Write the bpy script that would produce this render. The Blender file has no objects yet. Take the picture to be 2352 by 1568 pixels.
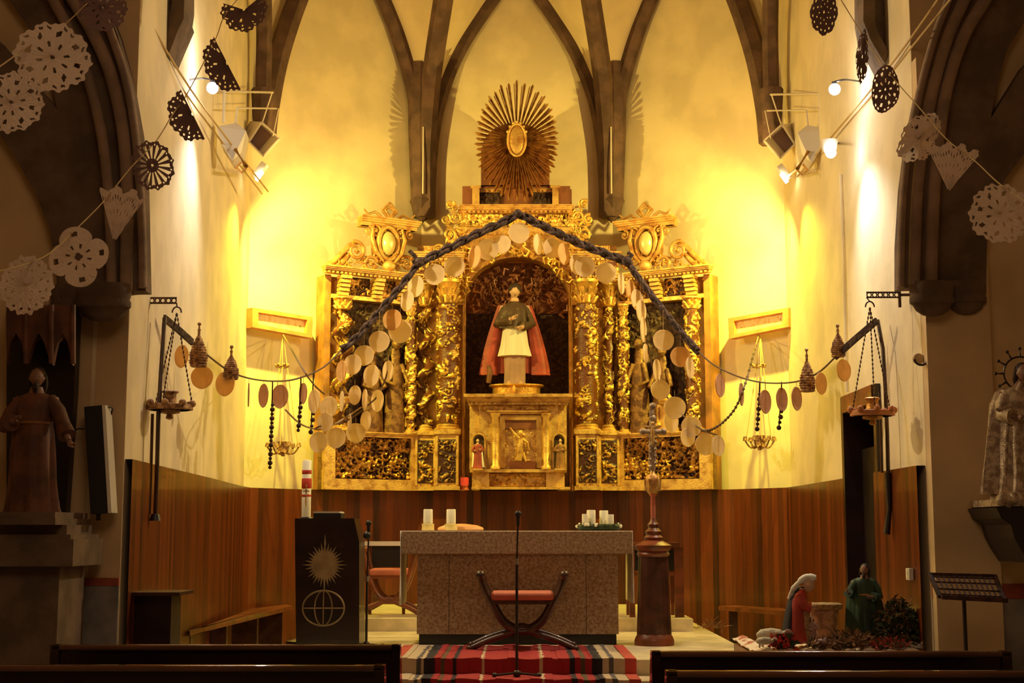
import bpy, bmesh, math, random
import numpy as np
from mathutils import Vector, Matrix

# ------------------------------------------------------------------ camera
SC = bpy.context.scene
COL = SC.collection
F = 3288.0
TH = math.radians(7.55)
YAW = math.radians(0.21)
EYE = 1.5
cam_data = bpy.data.cameras.new('camera')
cam = bpy.data.objects.new('camera', cam_data)
COL.objects.link(cam)
cam.location = (0, 0, EYE)
cam.rotation_euler = (math.pi / 2 + TH, 0, YAW)
cam_data.sensor_width = 36
cam_data.sensor_fit = 'HORIZONTAL'
cam_data.lens = 36 * F / 2352
cam_data.clip_end = 200
cam_data.clip_start = 0.05
SC.camera = cam

# ------------------------------------------------------------------ world, lights, exposure
SC.view_settings.view_transform = 'Standard'
SC.view_settings.look = 'None'
SC.view_settings.gamma = 1
SC.view_settings.use_curve_mapping = False
SC.view_settings.exposure = 0.16
SC.cycles.use_denoising = True
SC.cycles.max_bounces = 6
SC.cycles.sample_clamp_indirect = 4
world = bpy.data.worlds.new('World')
SC.world = world
world.use_nodes = True
bg = world.node_tree.nodes['Background']
bg.inputs[0].default_value = (0.9, 0.62, 0.35, 1)
bg.inputs[1].default_value = 0.0


def light(name, kind, loc, color, energy, size=0.05, target=None, spot=None, blend=0.4):
    d = bpy.data.lights.new(name, kind)
    d.color = color
    d.energy = energy
    if kind == 'AREA':
        d.size = size
    else:
        d.shadow_soft_size = size
    if spot:
        d.spot_size = math.radians(spot)
        d.spot_blend = blend
    o = bpy.data.objects.new(name, d)
    COL.objects.link(o)
    o.location = loc
    if target:
        o.rotation_euler = (Vector(target) - Vector(loc)).to_track_quat('-Z', 'Y').to_euler()
    return o


YEL = (1.0, 0.97, 0.08)
WHT = (1.0, 0.90, 0.66)
# two yellow floodlights under the lamp housings: a tight hot beam down the wall and a wide spill
light('yellow_beam_light', 'SPOT', (-2.74, 15.95, 5.36), YEL, 560, 0.03, (-2.35, 17.2, 3.4), 84, 0.9)
light('yellow_beam_light', 'SPOT', (2.80, 15.95, 5.36), YEL, 560, 0.03, (2.35, 17.2, 3.4), 84, 0.9)
light('yellow_beam_light', 'SPOT', (-2.70, 15.85, 5.36), YEL, 150, 0.03, (-3.05, 14.9, 3.6), 80, 0.9)
light('yellow_beam_light', 'SPOT', (2.76, 15.85, 5.36), YEL, 150, 0.03, (3.1, 14.9, 3.6), 80, 0.9)
light('yellow_flood_light', 'SPOT', (-2.74, 15.90, 5.36), (1.0, 0.78, 0.16), 250, 0.02, (-0.6, 17.8, 3.2), 165, 0.5)
light('yellow_flood_light', 'SPOT', (2.80, 15.90, 5.36), (1.0, 0.78, 0.16), 250, 0.02, (0.6, 17.8, 3.2), 165, 0.5)
# open housings washing the vault and the sunburst
light('vault_wash_light', 'SPOT', (-2.74, 15.88, 5.38), (1.0, 0.64, 0.16), 150, 0.02, (-0.2, 18.0, 7.2), 160, 1.0)
light('vault_wash_light', 'SPOT', (2.80, 15.88, 5.38), (1.0, 0.64, 0.16), 150, 0.02, (0.2, 18.0, 7.2), 160, 1.0)
# bare white bulbs high on both side walls, throwing across the sanctuary
light('white_bulb_light', 'POINT', (-2.62, 12.35, 5.72), WHT, 7, 0.04)
light('white_bulb_light', 'POINT', (2.80, 12.55, 5.78), WHT, 7, 0.04)
light('white_cross_light', 'SPOT', (-2.62, 12.35, 5.70), (1.0, 0.78, 0.44), 430, 0.05, (3.0, 12.0, 2.4), 125, 0.8)
light('white_cross_light', 'SPOT', (2.80, 12.55, 5.76), (1.0, 0.78, 0.44), 430, 0.05, (-3.0, 11.8, 2.4), 125, 0.8)
light('white_spot_light', 'SPOT', (2.70, 12.75, 5.05), (0.95, 0.97, 1.0), 130, 0.04, (3.05, 12.1, 2.5), 100, 0.9)
light('white_spot_light', 'SPOT', (-2.45, 12.6, 5.30), (0.95, 0.97, 1.0), 100, 0.04, (-2.85, 12.0, 2.5), 100, 0.9)
# unseen fill light added above the pews to lift the nave side
light('nave_fill_light', 'AREA', (0.0, 3.0, 6.0), (1.0, 0.66, 0.38), 66, 3.0, (0, 7.0, 0))


# ------------------------------------------------------------------ pixel rays to points of the place
def ray(px, py):
    u = (px - 1176) / F
    v = (784 - py) / F
    y = math.cos(TH) - v * math.sin(TH)
    z = math.sin(TH) + v * math.cos(TH)
    c, s = math.cos(YAW), math.sin(YAW)
    return (c * u - s * y, s * u + c * y, z)


def P(px, py, d):
    r = ray(px, py)
    t = d / r[1]
    return Vector((r[0] * t, d, EYE + r[2] * t))


def PZ(px, py, z):
    r = ray(px, py)
    t = (z - EYE) / r[2]
    return Vector((r[0] * t, r[1] * t, z))


def PW(px, py, a, b, off=0.0):
    """ray to the vertical plane through plan points a, b (moved off metres to the viewer)"""
    r = ray(px, py)
    n = Vector((-(b[1] - a[1]), b[0] - a[0]))
    n.normalize()
    if n.dot((Vector(a) + Vector(b)) / 2 - Vector((0, 14))) > 0:
        n = -n
    o = Vector(a) + n * off
    t = (o.x * n.x + o.y * n.y) / (r[0] * n.x + r[1] * n.y)
    return Vector((r[0] * t, r[1] * t, EYE + r[2] * t))


# ------------------------------------------------------------------ materials
MATS = {}


def mat(name, col, rough=0.6, metal=0.0, var=0.0, scale=6.0, bump=0.0, bscale=None, col2=None, edge=(0.4, 0.6), emit=None,
        stretch=None, trans=0.0, alpha=None, detail=4.0, coat=0.0):
    m = bpy.data.materials.new(name)
    m.use_nodes = True
    nt = m.node_tree
    b = nt.nodes['Principled BSDF']
    b.inputs['Roughness'].default_value = rough
    b.inputs['Metallic'].default_value = metal
    if coat:
        b.inputs['Coat Weight'].default_value = coat
    c = (*col, 1)
    b.inputs['Base Color'].default_value = c
    tc = nt.nodes.new('ShaderNodeTexCoord')
    src = tc.outputs['Object']
    if stretch:
        mp = nt.nodes.new('ShaderNodeMapping')
        mp.inputs['Scale'].default_value = stretch
        nt.links.new(src, mp.inputs[0])
        src = mp.outputs[0]
    if var or col2:
        n = nt.nodes.new('ShaderNodeTexNoise')
        n.inputs['Scale'].default_value = scale
        n.inputs['Detail'].default_value = detail
        nt.links.new(src, n.inputs['Vector'])
        r = nt.nodes.new('ShaderNodeValToRGB')
        if col2:
            r.color_ramp.elements[0].color = c
            r.color_ramp.elements[1].color = (*col2, 1)
        else:
            r.color_ramp.elements[0].color = (*[x * (1 - var) for x in col], 1)
            r.color_ramp.elements[1].color = (*[min(1, x * (1 + var)) for x in col], 1)
        r.color_ramp.elements[0].position = edge[0]
        r.color_ramp.elements[1].position = edge[1]
        nt.links.new(n.outputs['Fac'], r.inputs[0])
        nt.links.new(r.outputs[0], b.inputs['Base Color'])
    if bump:
        n2 = nt.nodes.new('ShaderNodeTexNoise')
        n2.inputs['Scale'].default_value = bscale or scale * 4
        n2.inputs['Detail'].default_value = 5
        nt.links.new(src, n2.inputs['Vector'])
        bp = nt.nodes.new('ShaderNodeBump')
        bp.inputs['Strength'].default_value = bump
        bp.inputs['Distance'].default_value = 0.02
        nt.links.new(n2.outputs['Fac'], bp.inputs['Height'])
        nt.links.new(bp.outputs[0], b.inputs['Normal'])
    if emit:
        b.inputs['Emission Color'].default_value = (*emit[0], 1)
        b.inputs['Emission Strength'].default_value = emit[1]
    if trans:
        # thin sheet letting light through
        tl = nt.nodes.new('ShaderNodeBsdfTranslucent')
        tl.inputs[0].default_value = c
        mx = nt.nodes.new('ShaderNodeMixShader')
        mx.inputs[0].default_value = trans
        out = nt.nodes['Material Output']
        nt.links.new(b.outputs[0], mx.inputs[1])
        nt.links.new(tl.outputs[0], mx.inputs[2])
        nt.links.new(mx.outputs[0], out.inputs[0])
    MATS[name] = m
    return m


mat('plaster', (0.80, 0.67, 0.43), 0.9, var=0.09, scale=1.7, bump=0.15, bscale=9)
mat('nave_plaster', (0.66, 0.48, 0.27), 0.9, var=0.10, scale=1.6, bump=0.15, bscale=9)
mat('rib_stone', (0.125, 0.070, 0.052), 0.85, var=0.25, scale=5, bump=0.3)
mat('roll_stone_lit', (0.30, 0.205, 0.145), 0.85, var=0.2, scale=5, bump=0.3)  # lighter copy of the pier stone: light on the rolls put into the colour
mat('pier_stone', (0.15, 0.098, 0.065), 0.9, var=0.25, scale=4, bump=0.4)  # shade of the arch recess put into the colour; corbels and pedestal share it
mat('dado_red', (0.30, 0.06, 0.03), 0.8, var=0.2)
mat('dado_grey', (0.20, 0.18, 0.17), 0.85, var=0.3, scale=3)
mat('floor_stone', (0.42, 0.33, 0.20), 0.45, var=0.2, scale=3, bump=0.1)
mat('step_marble', (0.72, 0.60, 0.38), 0.35, var=0.15, scale=4)
mat('gold', (0.66, 0.40, 0.12), 0.42, 0.5, col2=(0.40, 0.17, 0.04), scale=9, edge=(0.42, 0.66), bump=0.35, bscale=60)
mat('gold_plain', (0.78, 0.48, 0.15), 0.42, 0.45, col2=(0.42, 0.19, 0.055), scale=11, edge=(0.45, 0.68), bump=0.35, bscale=60)
mat('gold_ray', (0.60, 0.33, 0.10), 0.38, 0.65, col2=(0.30, 0.11, 0.03), scale=14, edge=(0.42, 0.62), bump=0.3, bscale=60)
mat('pearl', (0.80, 0.66, 0.30), 0.3, 0.3, var=0.1)
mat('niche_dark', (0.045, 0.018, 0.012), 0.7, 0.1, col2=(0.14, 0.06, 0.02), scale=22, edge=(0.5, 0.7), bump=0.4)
mat('brown_board', (0.22, 0.075, 0.03), 0.5, 0.1, var=0.2, scale=5, stretch=(1, 1, 0.3))
mat('dark_wood', (0.018, 0.006, 0.006), 0.35, var=0.4, scale=5, stretch=(0.4, 1, 1), coat=0.2)
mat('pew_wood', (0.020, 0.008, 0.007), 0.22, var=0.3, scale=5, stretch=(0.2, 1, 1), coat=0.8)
mat('pew_rail_lit', (0.11, 0.045, 0.025), 0.16, var=0.3, scale=5, stretch=(0.2, 1, 1), coat=1.0)  # pew wood lightened: the rail's bright line put into colour and gloss
mat('chair_wood', (0.06, 0.020, 0.012), 0.35, var=0.3, scale=8, coat=0.3)
mat('red_wood', (0.17, 0.042, 0.014), 0.4, var=0.35, scale=6, stretch=(0.4, 1, 1), coat=0.2)
mat('cushion_red', (0.52, 0.15, 0.09), 0.8, var=0.1, bump=0.1)
mat('black', (0.012, 0.011, 0.011), 0.5)
mat('metal_dark', (0.05, 0.04, 0.035), 0.4, 0.6)
mat('iron', (0.07, 0.03, 0.02), 0.5, 0.4, var=0.4, scale=20)
mat('chrome', (0.7, 0.68, 0.62), 0.25, 0.9)
mat('white_cloth', (0.85, 0.82, 0.74), 0.9, bump=0.1)
mat('lace', (0.86, 0.80, 0.70), 0.9, bump=0.2, trans=0.35)
mat('candle', (0.90, 0.84, 0.62), 0.5, var=0.04)
mat('candle_glass', (0.80, 0.62, 0.22), 0.25, var=0.1)
mat('altar_stone', (0.44, 0.31, 0.19), 0.6, col2=(0.22, 0.12, 0.06), scale=45, edge=(0.35, 0.65), bump=0.1, detail=6)
mat('disc_cream', (0.95, 0.80, 0.50), 0.8, var=0.05, scale=12, trans=0.6)
mat('disc_tan', (0.88, 0.60, 0.24), 0.8, var=0.08, scale=12, trans=0.5)
mat('disc_pink', (0.72, 0.44, 0.24), 0.8, var=0.08, scale=9, trans=0.45)
mat('paper', (0.80, 0.66, 0.54), 0.9, trans=0.3)
mat('paper_backlit', (0.24, 0.14, 0.12), 0.9, trans=0.12)  # white paper seen against the light, its shade put into the colour
mat('braid', (0.035, 0.017, 0.012), 0.8, col2=(0.12, 0.065, 0.05), scale=25, edge=(0.45, 0.6), bump=0.5, bscale=70)
mat('cord', (0.20, 0.12, 0.06), 0.8)
mat('cord_light', (0.55, 0.38, 0.16), 0.8)
mat('pine_gold', (0.55, 0.32, 0.14), 0.5, 0.3, col2=(0.20, 0.08, 0.04), scale=30, bump=0.5, bscale=80)
mat('lamp_metal', (0.74, 0.66, 0.54), 0.5, 0.2)
mat('lamp_inner', (0.22, 0.12, 0.09), 0.6)
mat('bulb_white', (1, 1, 1), 0.3, emit=((0.93, 0.96, 1.0), 60))
mat('bulb_yellow', (1, 1, 1), 0.3, emit=((1.0, 0.93, 0.6), 25))
mat('side_board', (0.36, 0.15, 0.04), 0.5, 0.2, var=0.3, scale=5)
mat('frame_orange', (0.62, 0.24, 0.08), 0.6, var=0.15)
mat('pale_panel', (0.80, 0.66, 0.36), 0.7, col2=(0.72, 0.50, 0.22), scale=22, edge=(0.5, 0.6))
mat('skin', (0.62, 0.40, 0.28), 0.5)
mat('skin_dark', (0.30, 0.16, 0.11), 0.5)
mat('hair', (0.035, 0.018, 0.012), 0.7)
mat('robe_red', (0.46, 0.055, 0.035), 0.7, var=0.15, bump=0.1)
mat('cloak_red', (0.36, 0.055, 0.045), 0.6, var=0.2)
mat('robe_dkgreen', (0.075, 0.042, 0.026), 0.6, var=0.3, scale=15, col2=(0.17, 0.11, 0.05), edge=(0.55, 0.7))
mat('robe_green', (0.025, 0.06, 0.035), 0.7, var=0.3)
mat('robe_brown', (0.14, 0.05, 0.025), 0.6, var=0.35, scale=6)
mat('figure_wood', (0.26, 0.12, 0.045), 0.5, 0.3, col2=(0.10, 0.035, 0.015), scale=12, bump=0.4)
mat('robe_ochre', (0.30, 0.13, 0.04), 0.6, var=0.25)
mat('robe_pink', (0.40, 0.24, 0.22), 0.7, var=0.1)
mat('mantle_blue', (0.022, 0.022, 0.04), 0.7, var=0.2)
mat('silver', (0.60, 0.47, 0.33), 0.4, 0.3, col2=(0.30, 0.21, 0.14), scale=20, bump=0.4)
mat('wool', (0.62, 0.56, 0.42), 0.95, var=0.15, scale=20, bump=0.8, bscale=60)
mat('wicker', (0.42, 0.26, 0.11), 0.8, var=0.3, scale=30, bump=0.6)
mat('moss', (0.055, 0.05, 0.02), 0.9, col2=(0.22, 0.12, 0.05), scale=14, bump=0.8)
mat('leaf', (0.04, 0.055, 0.02), 0.7, var=0.5, scale=10)
mat('straw', (0.42, 0.24, 0.13), 0.85, var=0.3, scale=20)
mat('snow_cloth', (0.80, 0.66, 0.50), 0.9, col2=(0.45, 0.14, 0.08), scale=11, edge=(0.52, 0.6))
mat('flower_red', (0.60, 0.05, 0.03), 0.7)
mat('orange_clay', (0.72, 0.36, 0.12), 0.5)
mat('emblem', (0.36, 0.27, 0.15), 0.4, 0.4, var=0.2)
mat('screen_white', (0.75, 0.72, 0.66), 0.6)
mat('red_glass', (0.62, 0.05, 0.02), 0.2, emit=((1.0, 0.10, 0.03), 0.35))
mat('switch', (0.80, 0.76, 0.66), 0.4)
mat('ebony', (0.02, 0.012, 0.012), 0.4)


def gilt_mat(name, gold, low_col, rough, metal, t0, t1, tone=0.5):
    """gold on the raised carving, blending to a darker, duller colour where the relief is low"""
    m = mat(name, gold, rough, metal, col2=tuple(x * tone for x in gold), scale=9, edge=(0.4, 0.7), bump=0.4, bscale=55)
    nt = m.node_tree
    b = nt.nodes['Principled BSDF']
    src = b.inputs['Base Color'].links[0].from_socket
    at = nt.nodes.new('ShaderNodeAttribute')
    at.attribute_name = 'gilt'
    mr = nt.nodes.new('ShaderNodeMapRange')
    mr.inputs[1].default_value = t0
    mr.inputs[2].default_value = t1
    nt.links.new(at.outputs['Fac'], mr.inputs[0])
    mx = nt.nodes.new('ShaderNodeMix')
    mx.data_type = 'RGBA'
    nt.links.new(mr.outputs[0], mx.inputs[0])
    mx.inputs[6].default_value = (*low_col, 1)
    nt.links.new(src, mx.inputs[7])
    nt.links.new(mx.outputs[2], b.inputs['Base Color'])
    me_ = nt.nodes.new('ShaderNodeMath')
    me_.operation = 'MULTIPLY'
    me_.inputs[1].default_value = metal
    nt.links.new(mr.outputs[0], me_.inputs[0])
    nt.links.new(me_.outputs[0], b.inputs['Metallic'])


gilt_mat('gold_dark', (0.70, 0.36, 0.09), (0.055, 0.014, 0.009), 0.36, 0.6, 0.30, 0.62)
gilt_mat('gold_carved', (0.95, 0.60, 0.15), (0.12, 0.032, 0.012), 0.33, 0.6, 0.14, 0.40, 0.45)


def plank_mat(name, dark, lite, w, rough=0.32):
    m = bpy.data.materials.new(name)
    m.use_nodes = True
    nt = m.node_tree
    b = nt.nodes['Principled BSDF']
    b.inputs['Roughness'].default_value = rough
    b.inputs['Coat Weight'].default_value = 0.15
    uv = nt.nodes.new('ShaderNodeUVMap')
    sx = nt.nodes.new('ShaderNodeSeparateXYZ')
    nt.links.new(uv.outputs[0], sx.inputs[0])

    def M(op, a, bb=None):
        n = nt.nodes.new('ShaderNodeMath')
        n.operation = op
        for i, v in enumerate((a, bb)):
            if v is None:
                continue
            if hasattr(v, 'links'):
                nt.links.new(v, n.inputs[i])
            else:
                n.inputs[i].default_value = v
        return n.outputs[0]
    q = M('DIVIDE', sx.outputs[0], w)
    fl = M('FLOOR', q)
    fr = M('FRACT', q)
    wn = nt.nodes.new('ShaderNodeTexWhiteNoise')
    wn.noise_dimensions = '1D'
    nt.links.new(fl, wn.inputs['W'])
    mp = nt.nodes.new('ShaderNodeMapping')
    mp.inputs['Scale'].default_value = (38, 2.2, 1)
    nt.links.new(uv.outputs[0], mp.inputs[0])
    ns = nt.nodes.new('ShaderNodeTexNoise')
    ns.inputs['Scale'].default_value = 1.0
    ns.inputs['Detail'].default_value = 5
    nt.links.new(mp.outputs[0], ns.inputs['Vector'])
    s = M('ADD', M('MULTIPLY', wn.outputs['Value'], 0.55), M('MULTIPLY', ns.outputs['Fac'], 0.6))
    r = nt.nodes.new('ShaderNodeValToRGB')
    r.color_ramp.elements[0].color = (*dark, 1)
    r.color_ramp.elements[0].position = 0.2
    r.color_ramp.elements[1].color = (*lite, 1)
    r.color_ramp.elements[1].position = 0.9
    nt.links.new(s, r.inputs[0])
    nt.links.new(r.outputs[0], b.inputs['Base Color'])
    g = M('GREATER_THAN', M('ABSOLUTE', M('SUBTRACT', fr, 0.5)), 0.44)
    bp = nt.nodes.new('ShaderNodeBump')
    bp.inputs['Strength'].default_value = 0.8
    bp.inputs['Distance'].default_value = 0.006
    bp.invert = True
    nt.links.new(g, bp.inputs['Height'])
    nt.links.new(bp.outputs[0], b.inputs['Normal'])
    MATS[name] = m


plank_mat('planks', (0.022, 0.005, 0.003), (0.20, 0.042, 0.009), 0.085)


def stripe_mat(name, stops, period, noise=0.06):
    """woven stripes along u of the UV map"""
    m = bpy.data.materials.new(name)
    m.use_nodes = True
    nt = m.node_tree
    b = nt.nodes['Principled BSDF']
    b.inputs['Roughness'].default_value = 0.95
    uv = nt.nodes.new('ShaderNodeUVMap')
    ns = nt.nodes.new('ShaderNodeTexNoise')
    ns.inputs['Scale'].default_value = 14
    nt.links.new(uv.outputs[0], ns.inputs['Vector'])
    sx = nt.nodes.new('ShaderNodeSeparateXYZ')
    nt.links.new(uv.outputs[0], sx.inputs[0])
    a = nt.nodes.new('ShaderNodeMath')
    a.operation = 'MULTIPLY_ADD'
    nt.links.new(ns.outputs['Fac'], a.inputs[0])
    a.inputs[1].default_value = noise
    nt.links.new(sx.outputs[0], a.inputs[2])
    d = nt.nodes.new('ShaderNodeMath')
    d.operation = 'DIVIDE'
    nt.links.new(a.outputs[0], d.inputs[0])
    d.inputs[1].default_value = period
    fr = nt.nodes.new('ShaderNodeMath')
    fr.operation = 'FRACT'
    nt.links.new(d.outputs[0], fr.inputs[0])
    r = nt.nodes.new('ShaderNodeValToRGB')
    r.color_ramp.interpolation = 'CONSTANT'
    els = r.color_ramp.elements
    els[0].position, els[0].color = stops[0][0], (*stops[0][1], 1)
    els[1].position, els[1].color = stops[1][0], (*stops[1][1], 1)
    for p, c in stops[2:]:
        e = els.new(p)
        e.color = (*c, 1)
    nt.links.new(fr.outputs[0], r.inputs[0])
    nt.links.new(r.outputs[0], b.inputs['Base Color'])
    MATS[name] = m


RD, BK, CR, GY, GN = (0.33, 0.020, 0.022), (0.022, 0.015, 0.02), (0.50, 0.38, 0.24), (0.11, 0.09, 0.09), (0.10, 0.07, 0.03)
stripe_mat('rug_long', [(0, CR), (0.08, GY), (0.10, CR), (0.115, BK), (0.16, RD), (0.19, GN), (0.205, RD), (0.24, BK), (0.26, RD), (0.36, CR), (0.375, RD),
                        (0.62, CR), (0.635, RD), (0.75, BK), (0.77, RD), (0.80, GN), (0.82, RD), (0.85, BK), (0.89, CR), (0.92, GY), (0.94, CR)], 1.80)


# ------------------------------------------------------------------ mesh builder
class MB:
    def __init__(self, M=None):
        self.v = []
        self.f = []
        self.uv = {}
        self.att = {}
        self.M = M

    def vert(self, p):
        p = Vector(p)
        if self.M is not None:
            p = self.M @ p
        self.v.append(p)
        return len(self.v) - 1

    def face(self, idx, uv=None):
        if uv:
            self.uv[len(self.f)] = uv
        self.f.append(tuple(idx))

    def quad(self, a, b, c, d, uv=None):
        self.face([self.vert(p) for p in (a, b, c, d)], uv)

    def box(self, x0, x1, y0, y1, z0, z1):
        i = [self.vert(p) for p in ((x0, y0, z0), (x1, y0, z0), (x1, y1, z0), (x0, y1, z0), (x0, y0, z1), (x1, y0, z1), (x1, y1, z1), (x0, y1, z1))]
        for q in ((0, 3, 2, 1), (4, 5, 6, 7), (0, 1, 5, 4), (1, 2, 6, 5), (2, 3, 7, 6), (3, 0, 4, 7)):
            self.face([i[k] for k in q])
        return self

    def obox(self, c, ax, ay, az, sx, sy, sz):
        c = Vector(c)
        ax, ay, az = Vector(ax), Vector(ay), Vector(az)
        i = []
        for dz in (-1, 1):
            for dx, dy in ((-1, -1), (1, -1), (1, 1), (-1, 1)):
                i.append(self.vert(c + ax * dx * sx / 2 + ay * dy * sy / 2 + az * dz * sz / 2))
        for q in ((0, 3, 2, 1), (4, 5, 6, 7), (0, 1, 5, 4), (1, 2, 6, 5), (2, 3, 7, 6), (3, 0, 4, 7)):
            self.face([i[k] for k in q])
        return self

    def bar(self, a, b, w, h=None):
        """square bar from a to b"""
        a, b = Vector(a), Vector(b)
        d = (b - a)
        L = d.length
        d.normalize()
        up = Vector((0, 0, 1)) if abs(d.z) < 0.9 else Vector((0, 1, 0))
        s = d.cross(up).normalized()
        u = s.cross(d)
        return self.obox((a + b) / 2, d, s, u, L, w, h or w)

    def loft(self, rings, close=True, cap=True):
        n = len(rings[0])
        base = [[self.vert(p) for p in r] for r in rings]
        for k in range(len(rings) - 1):
            for j in range(n if close else n - 1):
                j2 = (j + 1) % n
                self.face((base[k][j], base[k][j2], base[k + 1][j2], base[k + 1][j]))
        if cap and close:
            self.face(base[0][::-1])
            self.face(base[-1])
        return self

    def tube(self, pts, r, n=8, cap=True, flat=None):
        pts = [Vector(p) for p in pts]
        if not isinstance(r, (list, tuple)):
            r = [r] * len(pts)
        rings = []
        up = None
        for k, p in enumerate(pts):
            t = (pts[min(k + 1, len(pts) - 1)] - pts[max(k - 1, 0)])
            if t.length < 1e-9:
                t = Vector((0, 0, 1))
            t.normalize()
            if up is None:
                up = Vector((0, 1, 0)) if abs(t.y) < 0.9 else Vector((1, 0, 0))
            s = t.cross(up).normalized()
            up = s.cross(t).normalized()
            fl = flat if flat else 1.0
            rings.append([p + (s * math.cos(2 * math.pi * j / n) + up * fl * math.sin(2 * math.pi * j / n)) * r[k] for j in range(n)])
        return self.loft(rings, True, cap)

    def lathe(self, prof, c, n=24, ax=1.0, ay=1.0, fn=None):
        """prof = [(r, z)...] around the vertical axis at c"""
        c = Vector(c)
        rings = []
        for r, z in prof:
            ring = []
            for j in range(n):
                a = 2 * math.pi * j / n
                rr = max(r, 1e-4) * (fn(a, z) if fn else 1)
                ring.append(c + Vector((rr * ax * math.cos(a), rr * ay * math.sin(a), z)))
            rings.append(ring)
        return self.loft(rings)

    def ball(self, c, rx, ry=None, rz=None, n=12, m=8):
        ry = ry or rx
        rz = rz or rx
        prof = [(math.sin(math.pi * k / m), -math.cos(math.pi * k / m) * rz) for k in range(m + 1)]
        c = Vector(c)
        rings = []
        for r, z in prof:
            r = max(r, 0.02)
            rings.append([c + Vector((r * rx * math.cos(2 * math.pi * j / n), r * ry * math.sin(2 * math.pi * j / n), z)) for j in range(n)])
        return self.loft(rings)

    def prism(self, poly, o, ax, az, n, th):
        """2D outline poly (a, b) in the frame o + a*ax + b*az, extruded th along n"""
        o, ax, az, n = Vector(o), Vector(ax), Vector(az), Vector(n)
        A = [self.vert(o + ax * p[0] + az * p[1]) for p in poly]
        B = [self.vert(o + ax * p[0] + az * p[1] + n * th) for p in poly]
        self.face(A)
        self.face(B[::-1])
        k = len(poly)
        for j in range(k):
            self.face((A[j], B[j], B[(j + 1) % k], A[(j + 1) % k]))
        return self

    def pxprism(self, pts, d, th):
        """outline read in the photograph, standing at depth d, th thick"""
        q = [P(x, y, d) for x, y in pts]
        return self.prism([(p.x, p.z) for p in q], (0, d, 0), (1, 0, 0), (0, 0, 1), (0, 1, 0), th)

    def grid(self, X, Y, Z, uv=None):
        ny, nx = X.shape
        b = len(self.v)
        for j in range(ny):
            for i in range(nx):
                self.vert((float(X[j, i]), float(Y[j, i]), float(Z[j, i])))
        for j in range(ny - 1):
            for i in range(nx - 1):
                a = b + j * nx + i
                self.face((a, a + 1, a + nx + 1, a + nx))
        return self

    def build(self, name, m, parent=None, origin=None, smooth=False, angle=None):
        if parent is not None:
            o0 = Vector(parent['_o']) if '_o' in parent else Vector((0, 0, 0))
        else:
            o0 = Vector(origin) if origin is not None else None
            if o0 is None:
                xs = [p.x for p in self.v]
                ys = [p.y for p in self.v]
                zs = [p.z for p in self.v]
                o0 = Vector(((min(xs) + max(xs)) / 2, (min(ys) + max(ys)) / 2, min(zs)))
        me = bpy.data.meshes.new(name)
        me.from_pydata([tuple(p - o0) for p in self.v], [], self.f)
        me.update()
        bm = bmesh.new()
        bm.from_mesh(me)
        bmesh.ops.recalc_face_normals(bm, faces=bm.faces)
        if self.uv:
            L = bm.loops.layers.uv.new('UVMap')
            bm.faces.ensure_lookup_table()
            for k, uvs in self.uv.items():
                f = bm.faces[k]
                vm = {self.f[k][q]: uvs[q] for q in range(len(uvs))}
                for lp in f.loops:
                    lp[L].uv = vm[lp.vert.index]
        if smooth:
            for f in bm.faces:
                f.smooth = True
            if smooth != 'all':
                for e in bm.edges:
                    if len(e.link_faces) == 2 and e.calc_face_angle(0) > 0.9:
                        e.smooth = False
        bm.to_mesh(me)
        bm.free()
        if m in ('gold_dark', 'gold_carved'):
            at = me.attributes.new('gilt', 'FLOAT', 'POINT')
            at.data.foreach_set('value', [self.att.get(k, 0.9) for k in range(len(self.v))])
        me.materials.append(MATS[m] if isinstance(m, str) else m)
        o = bpy.data.objects.new(name, me)
        COL.objects.link(o)
        if parent is not None:
            o.parent = parent
            o['_o'] = tuple(o0)
        else:
            o.location = o0
            o['_o'] = tuple(o0)
        return o


def tag(o, label, cat, group=None, kind=None):
    if label:
        o['label'] = label
    if cat:
        o['category'] = cat
    if group:
        o['group'] = group
    if kind:
        o['kind'] = kind
    return o


def thing(name, loc, label, cat, group=None):
    o = bpy.data.objects.new(name, None)
    COL.objects.link(o)
    o.location = loc
    o['_o'] = tuple(loc)
    o.empty_display_size = 0.1
    return tag(o, label, cat, group)


def struct(name, mb, m, smooth=False):
    o = mb.build(name, m, smooth=smooth)
    o['kind'] = 'structure'
    return o


def spline(pts, n=8):
    """Catmull-Rom through pts"""
    pts = [Vector(p) for p in pts]
    out = []
    for k in range(len(pts) - 1):
        p0 = pts[max(k - 1, 0)]
        p1, p2 = pts[k], pts[k + 1]
        p3 = pts[min(k + 2, len(pts) - 1)]
        for j in range(n):
            t = j / n
            out.append(0.5 * ((2 * p1) + (p2 - p0) * t + (2 * p0 - 5 * p1 + 4 * p2 - p3) * t * t + (3 * p1 - p0 - 3 * p2 + p3) * t ** 3))
    out.append(pts[-1])
    return out


X, Y, Z = Vector((1, 0, 0)), Vector((0, 1, 0)), Vector((0, 0, 1))


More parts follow.
